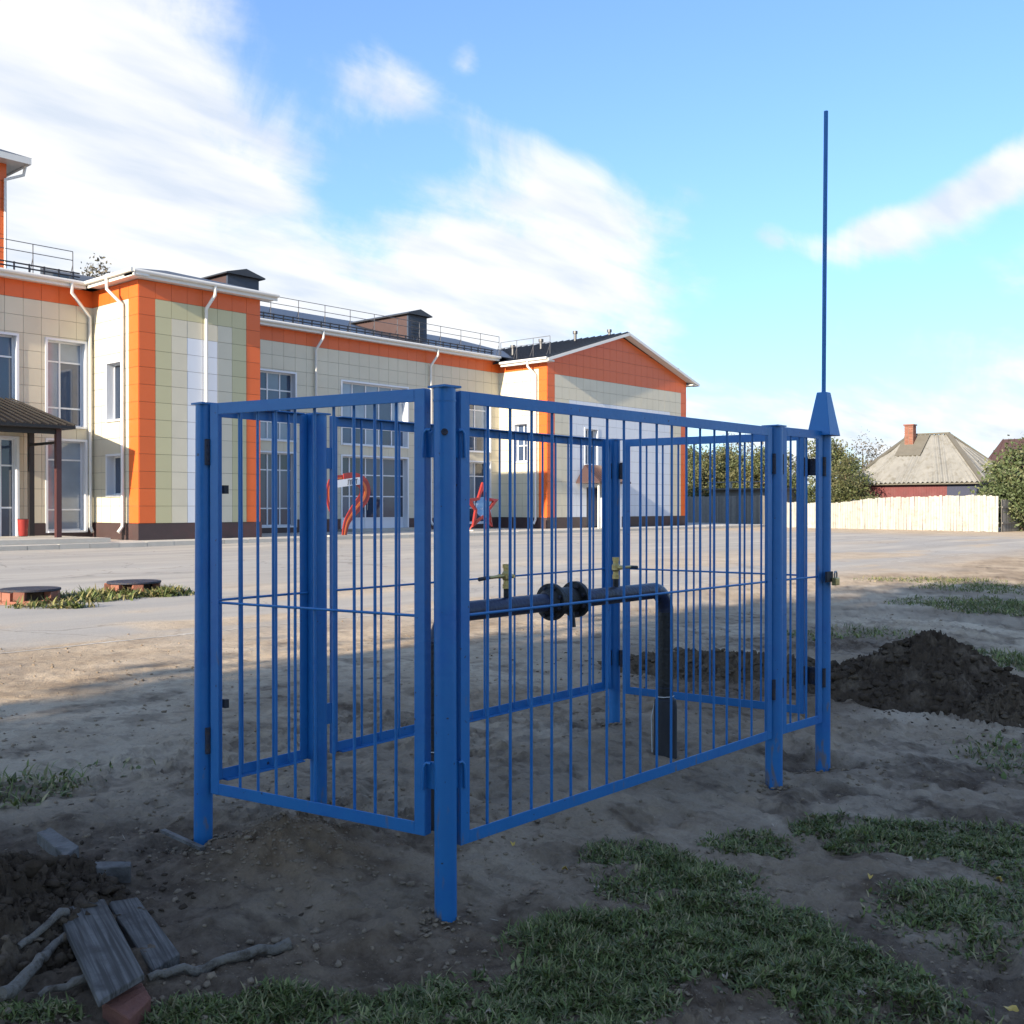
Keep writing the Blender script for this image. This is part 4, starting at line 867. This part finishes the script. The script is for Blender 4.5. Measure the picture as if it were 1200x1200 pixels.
def scatter():
    rng = np.random.default_rng(3); n = 24000
    d = 2.7 * (14 / 2.7) ** rng.uniform(0, 1, n); t = rng.uniform(-.52, .52, n)
    X = d * (FW[0] + t * RT[0]); Y = d * (FW[1] + t * RT[1]); h, soil = micro(X, Y)
    dens = sst(.45, .62, fbm(X * 1.1, Y * 1.1, 3, 77)) + .12; k = (rng.uniform(0, 1, n) < dens * soil)
    X, Y, h = X[k], Y[k], h[k]; sz = .002 + .013 * rng.power(.25, len(X)) ** 2
    md = [MOUND + np.append(rng.normal(0, .17, 2), 0) for _ in range(600)]; md = np.array(md)
    X = np.append(X, md[:, 0]); Y = np.append(Y, md[:, 1]); h = np.append(h, micro(md[:, 0], md[:, 1])[0]); sz = np.append(sz, rng.uniform(.002, .008, len(md)))
    for q in (pA, pB, pC, pD, pE, pF):               # soil pushed up round the feet of the posts
        a = rng.uniform(0, 6.28, 70); d = .040 + np.abs(rng.normal(0, .05, 70)); xx = q.x + d * np.cos(a); yy = q.y + d * np.sin(a)
        X = np.append(X, xx); Y = np.append(Y, yy); h = np.append(h, micro(xx, yy)[0] + .004); sz = np.append(sz, rng.uniform(.003, .011, 70))
    V, F = clods(np.stack([X, Y, gz(X, Y) + h + sz * .2], -1), sz, rng)
    o = link(bpy.data.objects.new('soil_crumbs', npmesh('soil_crumbs', V, F, 'clod'))); tag(o, 'loose crumbs and small clods scattered over the bare ground', 'soil', kind='stuff')
scatter()

# ------------------------------------------------------------------ grass
def grass(name, lab, patches, n, hl, cols, seed, wid=.0035, broad=.25):
    rng = np.random.default_rng(seed); pts = []
    area = [a[1] * a[2] * a[4] for a in patches]; tot = sum(area)
    for (c, rx, ry, rot, dn), ar in zip(patches, area):
        k = int(n * ar / tot); r = np.sqrt(rng.uniform(0, 1, k)); a = rng.uniform(0, 6.283, k); u = r * np.cos(a) * rx; v = r * np.sin(a) * ry
        x = c[0] + u * math.cos(rot) - v * math.sin(rot); y = c[1] + u * math.sin(rot) + v * math.cos(rot)
        keep = rng.uniform(0, 1, k) < (sst(.26, .64, fbm(x * 5.2, y * 5.2, 4, seed, .65)) + .03) * np.clip(1.25 * (1 - r ** 2.2), 0, 1); pts.append(np.stack([x[keep], y[keep]], -1))
    P = np.concatenate(pts); n = len(P); z = gz(P[:, 0], P[:, 1]) + micro(P[:, 0], P[:, 1])[0]
    L = hl * rng.uniform(.45, 1.25, n) * (.6 + .8 * fbm(P[:, 0] * 3, P[:, 1] * 3, 2, seed + 4)); az = rng.uniform(0, 6.283, n); lean = rng.uniform(.35, 1.25, n)
    br = rng.uniform(0, 1, n) < broad; w = np.where(br, wid * 2.6, wid) * rng.uniform(.7, 1.3, n); L = np.where(br, L * .7, L)
    dx, dy = np.cos(az), np.sin(az); sx, sy = -dy, dx; b = np.stack([P[:, 0], P[:, 1], z - .005], -1)
    def at(s, ww):
        th = lean * (.35 + .9 * s); hx = np.sin(th) * L * s; hz = np.cos(np.minimum(th, 1.5)) * L * s
        c = b + np.stack([dx * hx, dy * hx, hz], -1); o = np.stack([sx, sy, np.zeros(n)], -1) * (w * ww)[:, None]; return c - o, c + o
    a0, a1 = at(0, .5); m0, m1 = at(.5, 1.0); t0, t1 = at(1.0, .08)
    V = np.stack([a0, a1, m0, m1, t0, t1], 1).reshape(-1, 3); k = (np.arange(n) * 6)[:, None]
    F = np.concatenate([k + np.array([[0, 1, 3, 2]]), k + np.array([[2, 3, 5, 4]])])
    ci = rng.integers(0, len(cols), n); C = np.array(cols)[ci] * rng.uniform(.65, 1.35, (n, 1)); T = np.repeat(C, 6, 0)
    o = link(bpy.data.objects.new(name, npmesh(name, V, F, 'grass_blade', T))); tag(o, lab, 'grass', kind='stuff')
GR = [(.13, .16, .045), (.16, .19, .055), (.10, .13, .038), (.23, .23, .09), (.13, .145, .06), (.30, .25, .13)]
def pat(px, py, rx, ry, dn=1.0): return (G(px, py), rx, ry, TH - R(90), dn)
grass('grass', 'low green grass spreading over the lower right foreground',
      [pat(720, 1120, .42, .30), pat(880, 1110, .42, .42), pat(620, 1180, .50, .22), pat(430, 1195, .45, .14, .8), pat(980, 1150, .32, .30), pat(800, 1040, .38, .36, .7), pat(740, 1010, .25, .25, .4), pat(1000, 980, .30, .28, .7),
       pat(1100, 985, .5, .3, .55), pat(1180, 1000, .35, .5, .6), pat(1150, 1080, .45, .4, .25), pat(230, 1195, .18, .10, 1.0), pat(330, 1185, .25, .10, .5), pat(20, 1190, .2, .08, .8), pat(1060, 1195, .3, .2, .5), pat(880, 990, .25, .2, .4)], 200000, .046, GR, 4, wid=.0032, broad=.35)
grass('grass', 'grass tufts on the disturbed ground at the right and left edges',
      [pat(15, 925, .42, .35, .9), pat(100, 900, .4, .25, .15), pat(1190, 775, .7, .5, 1), pat(1180, 890, .35, .6, .5), pat(1140, 708, 1.3, .9, .6), pat(1195, 715, 1.3, 1.0, .9), pat(990, 745, .9, .6, .5), pat(1195, 690, 2.0, 1.2, .3), pat(1090, 680, 1.6, .8, .2)], 30000, .085, GR, 9, wid=.005)
grass('grass', 'dry yellow-green weeds around the two brick manholes on the left',
      [pat(20, 705, .9, .5, 1), pat(105, 702, .8, .6, .8), pat(165, 697, .9, .6, 1), pat(200, 696, .3, .4, .6), pat(60, 712, .7, .25, .5)], 12000, .16, [(.20, .19, .07), (.12, .15, .05), (.26, .22, .10), (.09, .12, .035)], 12, wid=.012)

# ------------------------------------------------------------------ manholes
def manhole(px, py, lab, seed, r=.36):
    rng = random.Random(seed); p = G(px, py); g = gtop(p[0], p[1]); g -= .06; root = empty('manhole', (p[0], p[1], g), lab, 'manhole', 'brick manholes on the yard')
    me = boxmesh('brick', .15, .11, .12, 'brick'); k = 15
    for lv in range(2):
        for i in range(k):
            a = 2 * math.pi * (i + .5 * lv) / k + rng.uniform(-.03, .03)
            if rng.random() < .12 and lv: continue
            put('brick', me, root, (p[0] + r * math.cos(a), p[1] + r * math.sin(a), g + .05 + .122 * lv + rng.uniform(-.006, .006)), (rng.uniform(-.05, .05), rng.uniform(-.05, .05), a + math.pi / 2))
    bevel(MB().tube([(p[0] + .03, p[1], g + .232), (p[0] + .03, p[1], g + .265)], r + .05, 28).build('lid', 'weld_rust', root, 40), .006)
    MB().tube([(p[0], p[1], g - .02), (p[0], p[1], g + .23)], r - .07, 20).build('shaft_lining', 'soil_dark', root)
manhole(33, 706, 'brick manhole collar with a dark lid at the far left edge of the yard', 1); manhole(155, 696, 'brick manhole collar nearer the fence, in dry weeds on the left', 2)

# ------------------------------------------------------------------ planks, brick, branches
def slab(name, lab, cat, quad, th, m, lift, tilt=0.0, ragged=True, group=None):
    """board lying on the ground; quad = four ground pixels of its top face"""
    P = [G(px, py, lift) for px, py in quad]; c = sum(P) / 4; n1 = 10; n2 = 4; rng = random.Random(int(quad[0][0] * 7 + quad[0][1])); mb = MB(); ragged = False; top = []; bot = []
    for i in range(n1 + 1):
        s = i / n1
        for j in range(n2 + 1):
            t = j / n2; q = (P[0] * (1 - t) + P[1] * t) * (1 - s) + (P[3] * (1 - t) + P[2] * t) * s
            if ragged and i in (0, n1): q = q + (P[3] - P[0]) * rng.uniform(-.02, .02)
            z = q[2] + tilt * (s - .5) + rng.uniform(-.0015, .0015); top.append((q[0], q[1], z)); bot.append((q[0], q[1], z - th))
    k = (n1 + 1) * (n2 + 1); mb.v = [tuple(map(float, p)) for p in top + bot]; idx = lambda i, j: i * (n2 + 1) + j; f = []
    for i in range(n1):
        for j in range(n2): f += [(idx(i, j), idx(i, j + 1), idx(i + 1, j + 1), idx(i + 1, j)), (k + idx(i, j), k + idx(i + 1, j), k + idx(i + 1, j + 1), k + idx(i, j + 1))]
        f += [(idx(i, 0), idx(i + 1, 0), k + idx(i + 1, 0), k + idx(i, 0)), (idx(i + 1, n2), idx(i, n2), k + idx(i, n2), k + idx(i + 1, n2))]
    for j in range(n2): f += [(idx(0, j + 1), idx(0, j), k + idx(0, j), k + idx(0, j + 1)), (idx(n1, j), idx(n1, j + 1), k + idx(n1, j + 1), k + idx(n1, j))]
    mb.f = f; mb.m = [0] * len(f)
    o = mb.build(name, m, None, None, loc=(c[0], c[1], c[2] - th)); o.data.update()
    import bmesh
    bm = bmesh.new(); bm.from_mesh(o.data); bmesh.ops.recalc_face_normals(bm, faces=bm.faces); bm.to_mesh(o.data); bm.free()
    bevel(o, .003, 1); return tag(o, lab, cat, group)
plank_g = 'old planks in the lower left'
slab('wooden_plank', 'wide weathered grey plank lying in front, its lower end on a brick', 'plank', [(65, 1064), (121, 1050), (168, 1146), (114, 1178)], .022, 'plank_grain', .075, group=plank_g, tilt=.02)
slab('wooden_plank', 'shorter brown plank lying half buried beside the wide grey plank', 'plank', [(124, 1058), (160, 1052), (210, 1118), (178, 1138)], .04, 'plank_grain', .03, group=plank_g)
slab('wood_block', 'short square-cut wood block lying on the soil above the planks', 'block', [(108, 1010), (153, 1010), (152, 1016), (112, 1018)], .065, 'plank_wood', .06, ragged=False)
slab('wooden_plank', 'short stub of board sticking out of the dark soil left of the wood block', 'plank', [(42, 976), (58, 970), (92, 992), (76, 1004)], .05, 'plank_wood', .05, group=plank_g)
bq = slab('brick', 'single red brick under the lower end of the wide grey plank', 'brick', [(118, 1176), (165, 1152), (176, 1170), (150, 1196)], .05, 'brick', .04, ragged=False)
def branch(lab, pix, r0, r1, lift=.02):
    pts = []; rng = random.Random(pix[0][0] + pix[0][1])
    for a, b in zip(pix[:-1], pix[1:]):
        for k in range(4):
            s = k / 4; p = G(a[0] * (1 - s) + b[0] * s, a[1] * (1 - s) + b[1] * s); pts.append(p)
    pts.append(G(*pix[-1])); n = len(pts); out = []
    for i, p in enumerate(pts): out.append((p[0] + rng.uniform(-.004, .004), p[1] + rng.uniform(-.004, .004), max(gtop(p[0], p[1]), p[2] - .01) + lift * (1 if 0 < i < n - 1 else .8) + rng.uniform(-.003, .003)))
    rad = [(r0 + (r1 - r0) * i / (n - 1)) * rng.uniform(.88, 1.15) for i in range(n)]
    m = MB().tube(out, rad, 10); o = m.build('branch', 'branch_bark', None, 60, loc=out[0]); tag(o, lab, 'branch', 'dead branches in the lower left')
branch('long bare branch running right from the wide plank along the grass edge', [(172, 1157), (215, 1146), (265, 1138), (340, 1122)], .011, .019)
branch('crooked pale branch at the lower left corner below the soil heap', [(0, 1188), (40, 1150), (58, 1125), (82, 1108)], .020, .013, .05)
branch('short branch leaning on the wide plank above the crooked branch', [(20, 1132), (48, 1116), (76, 1098)], .011, .014, .07)
branch('short thick branch on the ground at the foot of the wide plank', [(46, 1174), (78, 1166), (108, 1158)], .010, .016, .03)
sp = MB(); a = G(190, 975); b = G(237, 1009)
sp.obox((a[0], a[1], gtop(a[0], a[1]) + .035), (b[0], b[1], gtop(b[0], b[1]) + .012), .022, .014); o = sp.build('wooden_stake', 'plank_wood', None, None, loc=(b[0], b[1], b[2])); tag(o, 'thin wooden stake lying at the foot of the leftmost blue post', 'stake')

# fallen leaves
def leaf(px, py, s, m, lab, rot):
    p = G(px, py); z = gtop(p[0], p[1]) + .012; n = 8; vs = [(0, 0, .004)]
    for k in range(n): a = 2 * math.pi * k / n; rr = s * (1 - .35 * abs(math.sin(a)) + .12 * random.uniform(-1, 1)); vs.append((rr * math.cos(a), rr * math.sin(a), .010 * math.sin(a * 2) + .004))
    me = MB().add(vs, [(0, 1 + k, 1 + (k + 1) % n) for k in range(n)]).mesh('fallen_leaf', m)
    o = put('fallen_leaf', me, None, (p[0], p[1], z), (random.uniform(-.5, .5), random.uniform(-.5, .5), rot)); so = o.modifiers.new('s', 'SOLIDIFY'); so.thickness = .0012; tag(o, lab, 'leaf', 'fallen autumn leaves')
LV = [(662, 1017, .020, 'yellow_leaf', 'yellow fallen leaf on bare soil between the grass and the long gate'), (601, 993, .014, 'yellow_leaf', 'small yellow leaf just below the corner of the long gate'),
      (1172, 1034, .018, 'yellow_leaf', 'yellow fallen leaf near the right edge beyond the grass'), (1021, 1041, .013, 'yellow_leaf', 'small yellow leaf on bare ground right of the grass'),
      (716, 1104, .018, 'tan_leaf', 'pale tan leaf lying upright in the grass below the nearest post'), (682, 1140, .021, 'tan_leaf', 'curled grey-brown leaf in the grass near the bottom edge'),
      (700, 1043, .014, 'tan_leaf', 'pale dry leaf at the upper edge of the grass'), (866, 1038, .016, 'tan_leaf', 'dry leaf in the middle of the grass'), (852, 1152, .015, 'tan_leaf', 'tan leaf in the grass at the lower centre right'),
      (1066, 1012, .018, 'tan_leaf', 'light brown leaf on soil between the two grass patches'), (1012, 1172, .019, 'tan_leaf', 'pale leaf at the lower right edge of the grass'), (1187, 1190, .022, 'yellow_leaf', 'orange-yellow leaf in the bottom right corner'),
      (572, 1196, .014, 'tan_leaf', 'pale leaf at the bottom edge left of centre'), (908, 970, .014, 'tan_leaf', 'tiny dry leaf on the soil below the hinge post')]
for i, l in enumerate(LV): leaf(*l, rot=i * 1.3)

def litter():
    rng = np.random.default_rng(17); n = 1500; d = 2.8 * (9 / 2.8) ** rng.uniform(0, 1, n); t = rng.uniform(-.52, .52, n)
    X = d * (FW[0] + t * RT[0]); Y = d * (FW[1] + t * RT[1]); k = rng.uniform(0, 1, n) < sst(.35, .6, fbm(X * .9, Y * .9, 3, 88)); X, Y = X[k], Y[k]; n = len(X)
    c = np.stack([X, Y, gz(X, Y) + micro(X, Y)[0] + .006], -1); a = rng.uniform(0, 6.28, n); tw = rng.uniform(0, 1, n) < .45
    l = np.where(tw, rng.uniform(.012, .05, n), rng.uniform(.004, .011, n)); w = np.where(tw, .0012, l * .6); e = np.stack([np.cos(a), np.sin(a), rng.normal(0, .12, n)], -1); f = np.stack([-np.sin(a), np.cos(a), rng.normal(0, .35, n)], -1)
    V = np.stack([c - e * l[:, None], c + f * w[:, None], c + e * l[:, None], c - f * w[:, None]], 1).reshape(-1, 3)
    C = np.array([(.36, .28, .19), (.22, .165, .11), (.45, .38, .28), (.30, .20, .10)])[rng.integers(0, 4, n)] * rng.uniform(.6, 1.2, (n, 1))
    o = link(bpy.data.objects.new('leaf_litter', npmesh('leaf_litter', V, np.arange(4 * n).reshape(-1, 4), 'grass_blade', np.repeat(C, 4, 0)))); tag(o, 'dry stalks and bits of dead leaf strewn over the bare soil', 'litter', kind='stuff')
litter()

# ------------------------------------------------------------------ trees
def tree_mesh(seed, h, cr, z0, nclump, nleaf, ls, cols, spread=.22, trunk_r=.16):
    rng = np.random.default_rng(seed); rr = random.Random(seed)
    mb = MB(); tops = [(0, 0, -.3), (rr.uniform(-.1, .1), rr.uniform(-.1, .1), h * .25), (rr.uniform(-.25, .25), rr.uniform(-.25, .25), h * .55), (rr.uniform(-.3, .3), rr.uniform(-.3, .3), h * .9)]
    mb.tube(tops, [trunk_r * 1.3, trunk_r, trunk_r * .6, trunk_r * .12], 9)
    cz = (z0 + h) / 2; hz = (h - z0) / 2; C = []
    while len(C) < nclump:
        p = rng.uniform(-1, 1, 3)
        if np.linalg.norm(p) > 1 or np.linalg.norm(p) < .25: continue
        prof = 1 - .35 * max(p[2], 0) - .25 * max(-p[2], 0)
        C.append(np.array([p[0] * cr * prof, p[1] * cr * prof, cz + p[2] * hz]))
    for c in C[:22]:
        zb = max(z0 * .7, c[2] * .62); b = (0, 0, zb); m = (c[0] * .5, c[1] * .5, zb + (c[2] - zb) * .62); mb.tube([b, m, tuple(c)], [trunk_r * .38, trunk_r * .22, trunk_r * .06], 6)
    trunk = mb.mesh('trunk', 'tree_bark', 60)
    per = nleaf // nclump; P = np.concatenate([c + rng.normal(0, 1, (per, 3)) * cr * spread * rng.uniform(.6, 1.25) * np.array([1, 1, .8]) for c in C]); n = len(P)
    tone = np.repeat(rng.uniform(.7, 1.3, len(C)), per); ci = np.repeat(rng.integers(0, len(cols), len(C)), per)
    a = rng.normal(0, 1, (n, 3)); a /= np.linalg.norm(a, axis=1)[:, None]; b = rng.normal(0, 1, (n, 3)); b -= a * (a * b).sum(1)[:, None]; b /= np.linalg.norm(b, axis=1)[:, None]
    s = ls * rng.uniform(.6, 1.3, (n, 1)); V = np.stack([P - a * s, P + b * s * .5, P + a * s, P - b * s * .5], 1).reshape(-1, 3); F = np.arange(n * 4).reshape(-1, 4)
    T = np.repeat(np.array(cols)[ci] * (tone * rng.uniform(.75, 1.25, n))[:, None], 4, 0)
    return trunk, npmesh('crown', V, F, 'leaf_green', T)
def tree(name, lab, x, y, meshes, sc=1.0, rz=0, cat='tree', group=None, sz=None):
    root = empty(name, (x, y, float(gz(x, y))), lab, cat, group); root.rotation_euler = (0, 0, rz); root.scale = (sc, sc, sz or sc)
    for nm, me in zip(('trunk', 'crown'), meshes):
        o = bpy.data.objects.new(nm, me); COL.objects.link(o); o.parent = root
OL = [(.085, .105, .036), (.11, .12, .042), (.07, .085, .032), (.13, .125, .055)]
tm1 = tree_mesh(1, 6.2, 2.3, .8, 70, 9000, .11, OL); tm2 = tree_mesh(2, 6.0, 2.0, .6, 60, 8000, .11, OL); tmb = tree_mesh(4, 3.4, 1.7, .1, 40, 6000, .09, [(.09, .12, .045), (.075, .10, .038), (.14, .15, .07)])
tbare = tree_mesh(5, 6.5, 2.6, 1.2, 60, 1700, .10, [(.12, .10, .07), (.09, .08, .06)])
def at(px, X): return X, onX(px, X)
TG = 'garden trees behind the fences'
for px, X, me, sc, rz, lab in ((990, 64.5, tm1, .72, .3, 'bushy green tree behind the pale fence, left of the grey-roofed house'), (970, 68.5, tm2, 1.0, 1.9, 'green tree partly hidden by the lightning rod post'), (1015, 74, tbare, .95, .5, 'thin half-bare tree against the left side of the grey roof'),
                               (823, 80, tm1, .98, 2.2, 'green tree just right of the school gable, behind the dark fence'), (846, 84, tm2, 1.12, .8, 'second tree from the school gable behind the dark fence'), (870, 83, tm1, .95, 4.0, 'third tree from the school gable behind the dark fence'), (895, 82, tm2, 1.05, 5.1, 'tree behind the hinge post of the long gate'),
                               (862, 92, tbare, 1.3, 1.1, 'bare-topped tree rising behind the green trees by the school gable'), (925, 80, tm1, .9, 3.3, 'tree seen through the narrow panel by the lightning rod'), (812, 98, tm2, 1.3, 2.7, 'tall far tree right beside the school gable corner')):
    x, y = at(px, X); tree('garden_tree', lab, x, y, me, sc, rz, group=TG)
for px, X, sc, rz, lab in ((1183, 61.5, .92, .4, 'leafy green bush behind the fence corner at the right edge'), (1200, 62.5, 1.35, 2.0, 'larger bush at the right edge in front of the brown roof'), (1022, 62.6, .55, 3.0, 'small bush at the left corner of the red house wall'), (1160, 65.0, .55, 1.0, 'low shrub under the right eave of the grey-roofed house')):
    x, y = at(px, X); tree('garden_bush', lab, x, y, tmb, sc, rz, 'bush', 'garden bushes behind the pale fence')
tbirch = tree_mesh(21, 16.9, 1.2, 12.5, 26, 420, .13, [(.12, .10, .07), (.09, .08, .05)], .25, .12)
x = onY(112, 62.0); tree('birch_tree', 'bare twiggy treetop showing above the school roof at the left', x, 62.0, tbirch, 1.0, .3)
# tall trees left of the viewer, outside the picture: they shade the foreground
tall = tree_mesh(11, 17, 3.6, 2.2, 130, 15000, .30, OL, .20, .28)
k = 0
TREES = [(-16, -9.5, .78, 0), (-16.5, -5.2, .8, 1), (-17, -1.2, .8, 2), (-16.5, 2.9, .74, 3.3), (-22, -8, .86, 4), (-22.5, -3.2, .88, 5), (-23, .6, .86, 6), (-29, -5.5, 1.0, 1.6), (-29, -1.5, 1.0, 2.4)]
for x, y, sc, rz in TREES:
    k += 1; tree('tall_tree', 'tall leafy tree of the row standing left of the picture, shading the foreground', x, y, tall, sc, rz, group='tall shade trees left of the view')

# ------------------------------------------------------------------ fences on the far side of the street
def board_fence(name, lab, pts, hfn, m, bw, seed, cat='fence'):
    rng = random.Random(seed); c = Vector(pts[0]); root = empty(name, (c.x, c.y, float(gz(c.x, c.y))), lab, cat); s_acc = 0
    for a, b in zip(pts[:-1], pts[1:]):
        a = Vector((*a, 0)); b = Vector((*b, 0)); u = (b - a).normalized(); L = (b - a).length; ang = math.atan2(u.y, u.x); n = int(L / (bw + .012))
        for hh in (.45, 1.3):
            q = Vector((u.y, -u.x, 0)) * -.05
            if q.x < 0: q = -q
            MB().obox((a.x + q.x, a.y + q.y, .2 + hh), (b.x + q.x, b.y + q.y, .2 + hh), .05, .08).build('rail', m, root)
        for i in range(n):
            p = a + u * ((i + .5) * L / n); h = round(hfn(s_acc + i * L / n) + rng.uniform(-.03, .03), 2); g = float(gz(p.x, p.y))
            put('board', boxmesh('board', bw, .024, h, m), root, (p.x, p.y, g + h / 2 + rng.uniform(-.01, .02)), (0, rng.uniform(-.018, .018), ang + rng.uniform(-.02, .02)))
        s_acc += L
    return root
xf0, xf1 = 58.8, 60.8
yA = onX(1170, xf0); yB = onX(900, xf1)
board_fence('board_fence', 'pale sunlit board fence in front of the grey-roofed house', [(xf0, yA), (xf1, yB)], lambda s: 1.86 + .10 * math.sin(s * .35 + 1.0) - .20 * sst(7, 10, s) , 'pale_board', .15, 4)
board_fence('board_fence', 'short grey board fence turning away at the right edge', [(xf0 + .1, yA - .12), (xf0 + 4.5, onX(1200, xf0 + 4.5))], lambda s: 1.72, 'grey_board', .14, 6)
x0, y0 = at(803, 74); x1, y1 = at(898, 71)
board_fence('board_fence', 'dark weathered board fence between the school gable and the pale fence', [(x0 + 2, y0 + 3), (x1, y1)], lambda s: 2.15, 'grey_board', .16, 7)
pr = MB(); 
lp = MB().obox((xf1 - .12, onX(982, xf1), .25), (xf1 - .08, onX(978, xf1) + .4, 1.7), .07, .05); o = lp.build('leaning_pole', 'grey_board', None, None, loc=(xf1 - .12, onX(982, xf1), .25)); tag(o, 'grey pole leaning against the pale fence', 'pole')
# shed with a low roof behind the dark fence
sx, sy = at(868, 77.5)
SH = empty('garden_shed', (sx, sy, .2), 'low shed with a flat slab roof behind the dark fence', 'shed')
MB().box(sx - 1.5, sx + 2, sy - 4.0, sy + 2.0, .2, 2.9).build('wall', 'grey_board', SH); MB().box(sx - 2, sx + 2.5, sy - 4.4, sy + 2.4, 2.9, 3.02).build('roof', 'asbestos_dark', SH)
for k in range(4): MB().box(sx - 1.6, sx - 1.4, sy - 3.8 + k * 1.9, sy - 3.6 + k * 1.9, 3.02, 3.5).build('roof_post', 'pale_board', SH)
MB().box(sx - 1.57, sx - 1.43, sy - 4.2, sy + 2.3, 3.501, 3.58).build('top_rail', 'grey_board', SH)

# ------------------------------------------------------------------ houses
def house():
    X0, X1, Y0, Y1 = 66.6, 75.0, 20.6, 29.4; ZE = 3.05; ZR = 6.35; YR0, YR1 = 24.1, 26.6; XR = (X0 + X1) / 2
    root = empty('log_house', (70, 25, .2), 'small house with grey corrugated hipped roof, red wall and brick chimney', 'house')
    MB().box(X0 + .55, X1 - .5, Y0 + .6, Y1 - .6, .2, ZE + .25).build('wall', 'maroon_wood', root)
    n = 46; me = None
    for k in range(n):
        y = Y0 + .62 + (Y1 - Y0 - 1.24) * (k + .5) / n
        put('wall_board', boxmesh('wall_board', .03, .16, ZE - .35, 'maroon_wood'), root, (X0 + .53, y, .2 + (ZE - .35) / 2))
    MB().box(X0 + .44, X0 + .53, Y0 + .5, Y1 - .5, ZE - .14, ZE + .16).build('frieze', 'navy_trim', root); MB().box(X0 + .46, X0 + 2.6, Y0 + .50, Y0 + .59, .3, ZE + .1).build('end_wall', 'navy_trim', root)
    MB().box(X0 + .505, X0 + .535, Y0 + .6, Y0 + 2.3, .3, ZE - .1).build('dark_corner', 'navy_trim', root)
    def sheet(a, b, c, d, waves, name):
        """corrugated sheet between eave a-b and ridge d-c"""
        a, b, c, d = map(Vector, (a, b, c, d)); nu = waves * 4; nv = 6; nrm = (b - a).cross(d - a).normalized()
        if nrm.z < 0: nrm = -nrm
        vs = []; fs = []
        for i in range(nv + 1):
            for j in range(nu + 1):
                s = i / nv; t = j / nu; e0 = a + (b - a) * t
                # keep corrugations running straight up the slope
                l = a + (d - a) * s; r = b + (c - b) * s; p = l + (r - l) * t; w = (p - a).dot((b - a).normalized())
                vs.append(p + nrm * (.06 * math.sin(w / .30 * 2 * math.pi) + (.02 if (i % 2) else 0)))
        for i in range(nv):
            for j in range(nu): q = i * (nu + 1) + j; fs.append((q, q + 1, q + nu + 2, q + nu + 1))
        return MB().add(vs, fs).build(name, 'asbestos', root, 80)
    ra, rb = (XR, YR0, ZR), (XR, YR1, ZR)
    sheet((X0, Y1, ZE), (X0, Y0, ZE), ra, rb, 70, 'roof'); sheet((X0, Y0, ZE), (X1, Y0, ZE), ra, ra, 60, 'roof'); sheet((X1, Y0, ZE), (X1, Y1, ZE), rb, ra, 30, 'roof'); sheet((X1, Y1, ZE), (X0, Y1, ZE), rb, rb, 30, 'roof')
    MB().box(X0 + .1, X1 - .1, Y0 + .1, Y1 - .1, ZE - .12, ZE - .03).build('eaves_board', 'asbestos_dark', root)
    for p, q in (((X0, Y0, ZE + .05), (ra[0], ra[1], ra[2] + .05)), ((X0, Y1, ZE + .05), (rb[0], rb[1], rb[2] + .05)), ((X1, Y0, ZE + .05), (ra[0], ra[1], ra[2] + .05)), ((ra[0], ra[1] - .1, ra[2] + .07), (rb[0], rb[1] + .1, rb[2] + .07))): MB().obox(p, q, .30, .10).build('ridge_cap', 'asbestos_dark', root)
    cx, cy = XR - .75, onX(1066.5, XR - .75); ch = MB().box(cx - .27, cx + .27, cy - .28, cy + .28, ZR - 1.3, ZR + .62).build('chimney', 'joint', root)
    for lv in range(16):
        z = ZR - .62 + lv * .079
        for s in range(2):
            o_ = .14 * (1 if lv % 2 else -1)
            put('brick', boxmesh('brick', .03, .26, .066, 'brick'), ch, (cx - .275, cy + (s - .5) * .285 + o_ * .12, z)); put('brick', boxmesh('brick', .26, .03, .066, 'brick'), ch, (cx + (s - .5) * .28, cy - .285, z))
    MB().box(cx - .34, cx + .34, cy - .35, cy + .35, ZR + .621, ZR + .70).build('chimney_cap', 'brick', ch)
    zf = ZE + (cx - X0) / (XR - X0) * (ZR - ZE)
    MB().obox((cx - 1.2, cy - .25, zf - .86), (cx + .6, cy - .25, zf + .56), 1.7, .05).build('flashing', 'asbestos_dark', root)
house()
def house2():
    X0, X1 = 92, 101; ya = onX(1132, X0); yb = ya - 16
    root = empty('brown_roof_house', (X0 + 4, ya - 8, .2), 'far house with a plain dark brown roof at the right edge', 'house')
    MB().box(X0 + .5, X1 - .5, yb + .4, ya - .4, .2, 3.4).build('wall', 'grey_board', root)
    ZE, ZR = 3.2, 7.4; xm = (X0 + X1) / 2
    MB().add([(X0, ya, ZE), (X0, yb, ZE), (X1, yb, ZE), (X1, ya, ZE), (xm, ya - 1.6, ZR), (xm, yb + 1.6, ZR)], [(0, 1, 5, 4), (1, 2, 5), (2, 3, 4, 5), (3, 0, 4), (3, 2, 1, 0)]).build('roof', 'brown_roof', root)
    for k in range(34):
        y = ya - .3 - k * .46; t = min(1, max(0, (ya - y) / 1.6)); MB().obox((X0, y, ZE + .03), (X0 + (xm - X0) * (t if t < 1 else 1), y, ZE + (ZR - ZE) * t + .03), .05, .04).build('roof_rib', 'brown_roof', root)
    MB().box(xm - .4, xm, ya - 5.0, ya - 4.6, ZR - .3, ZR + .5).build('chimney', 'brick', root)
house2()
S.render.engine = 'CYCLES'
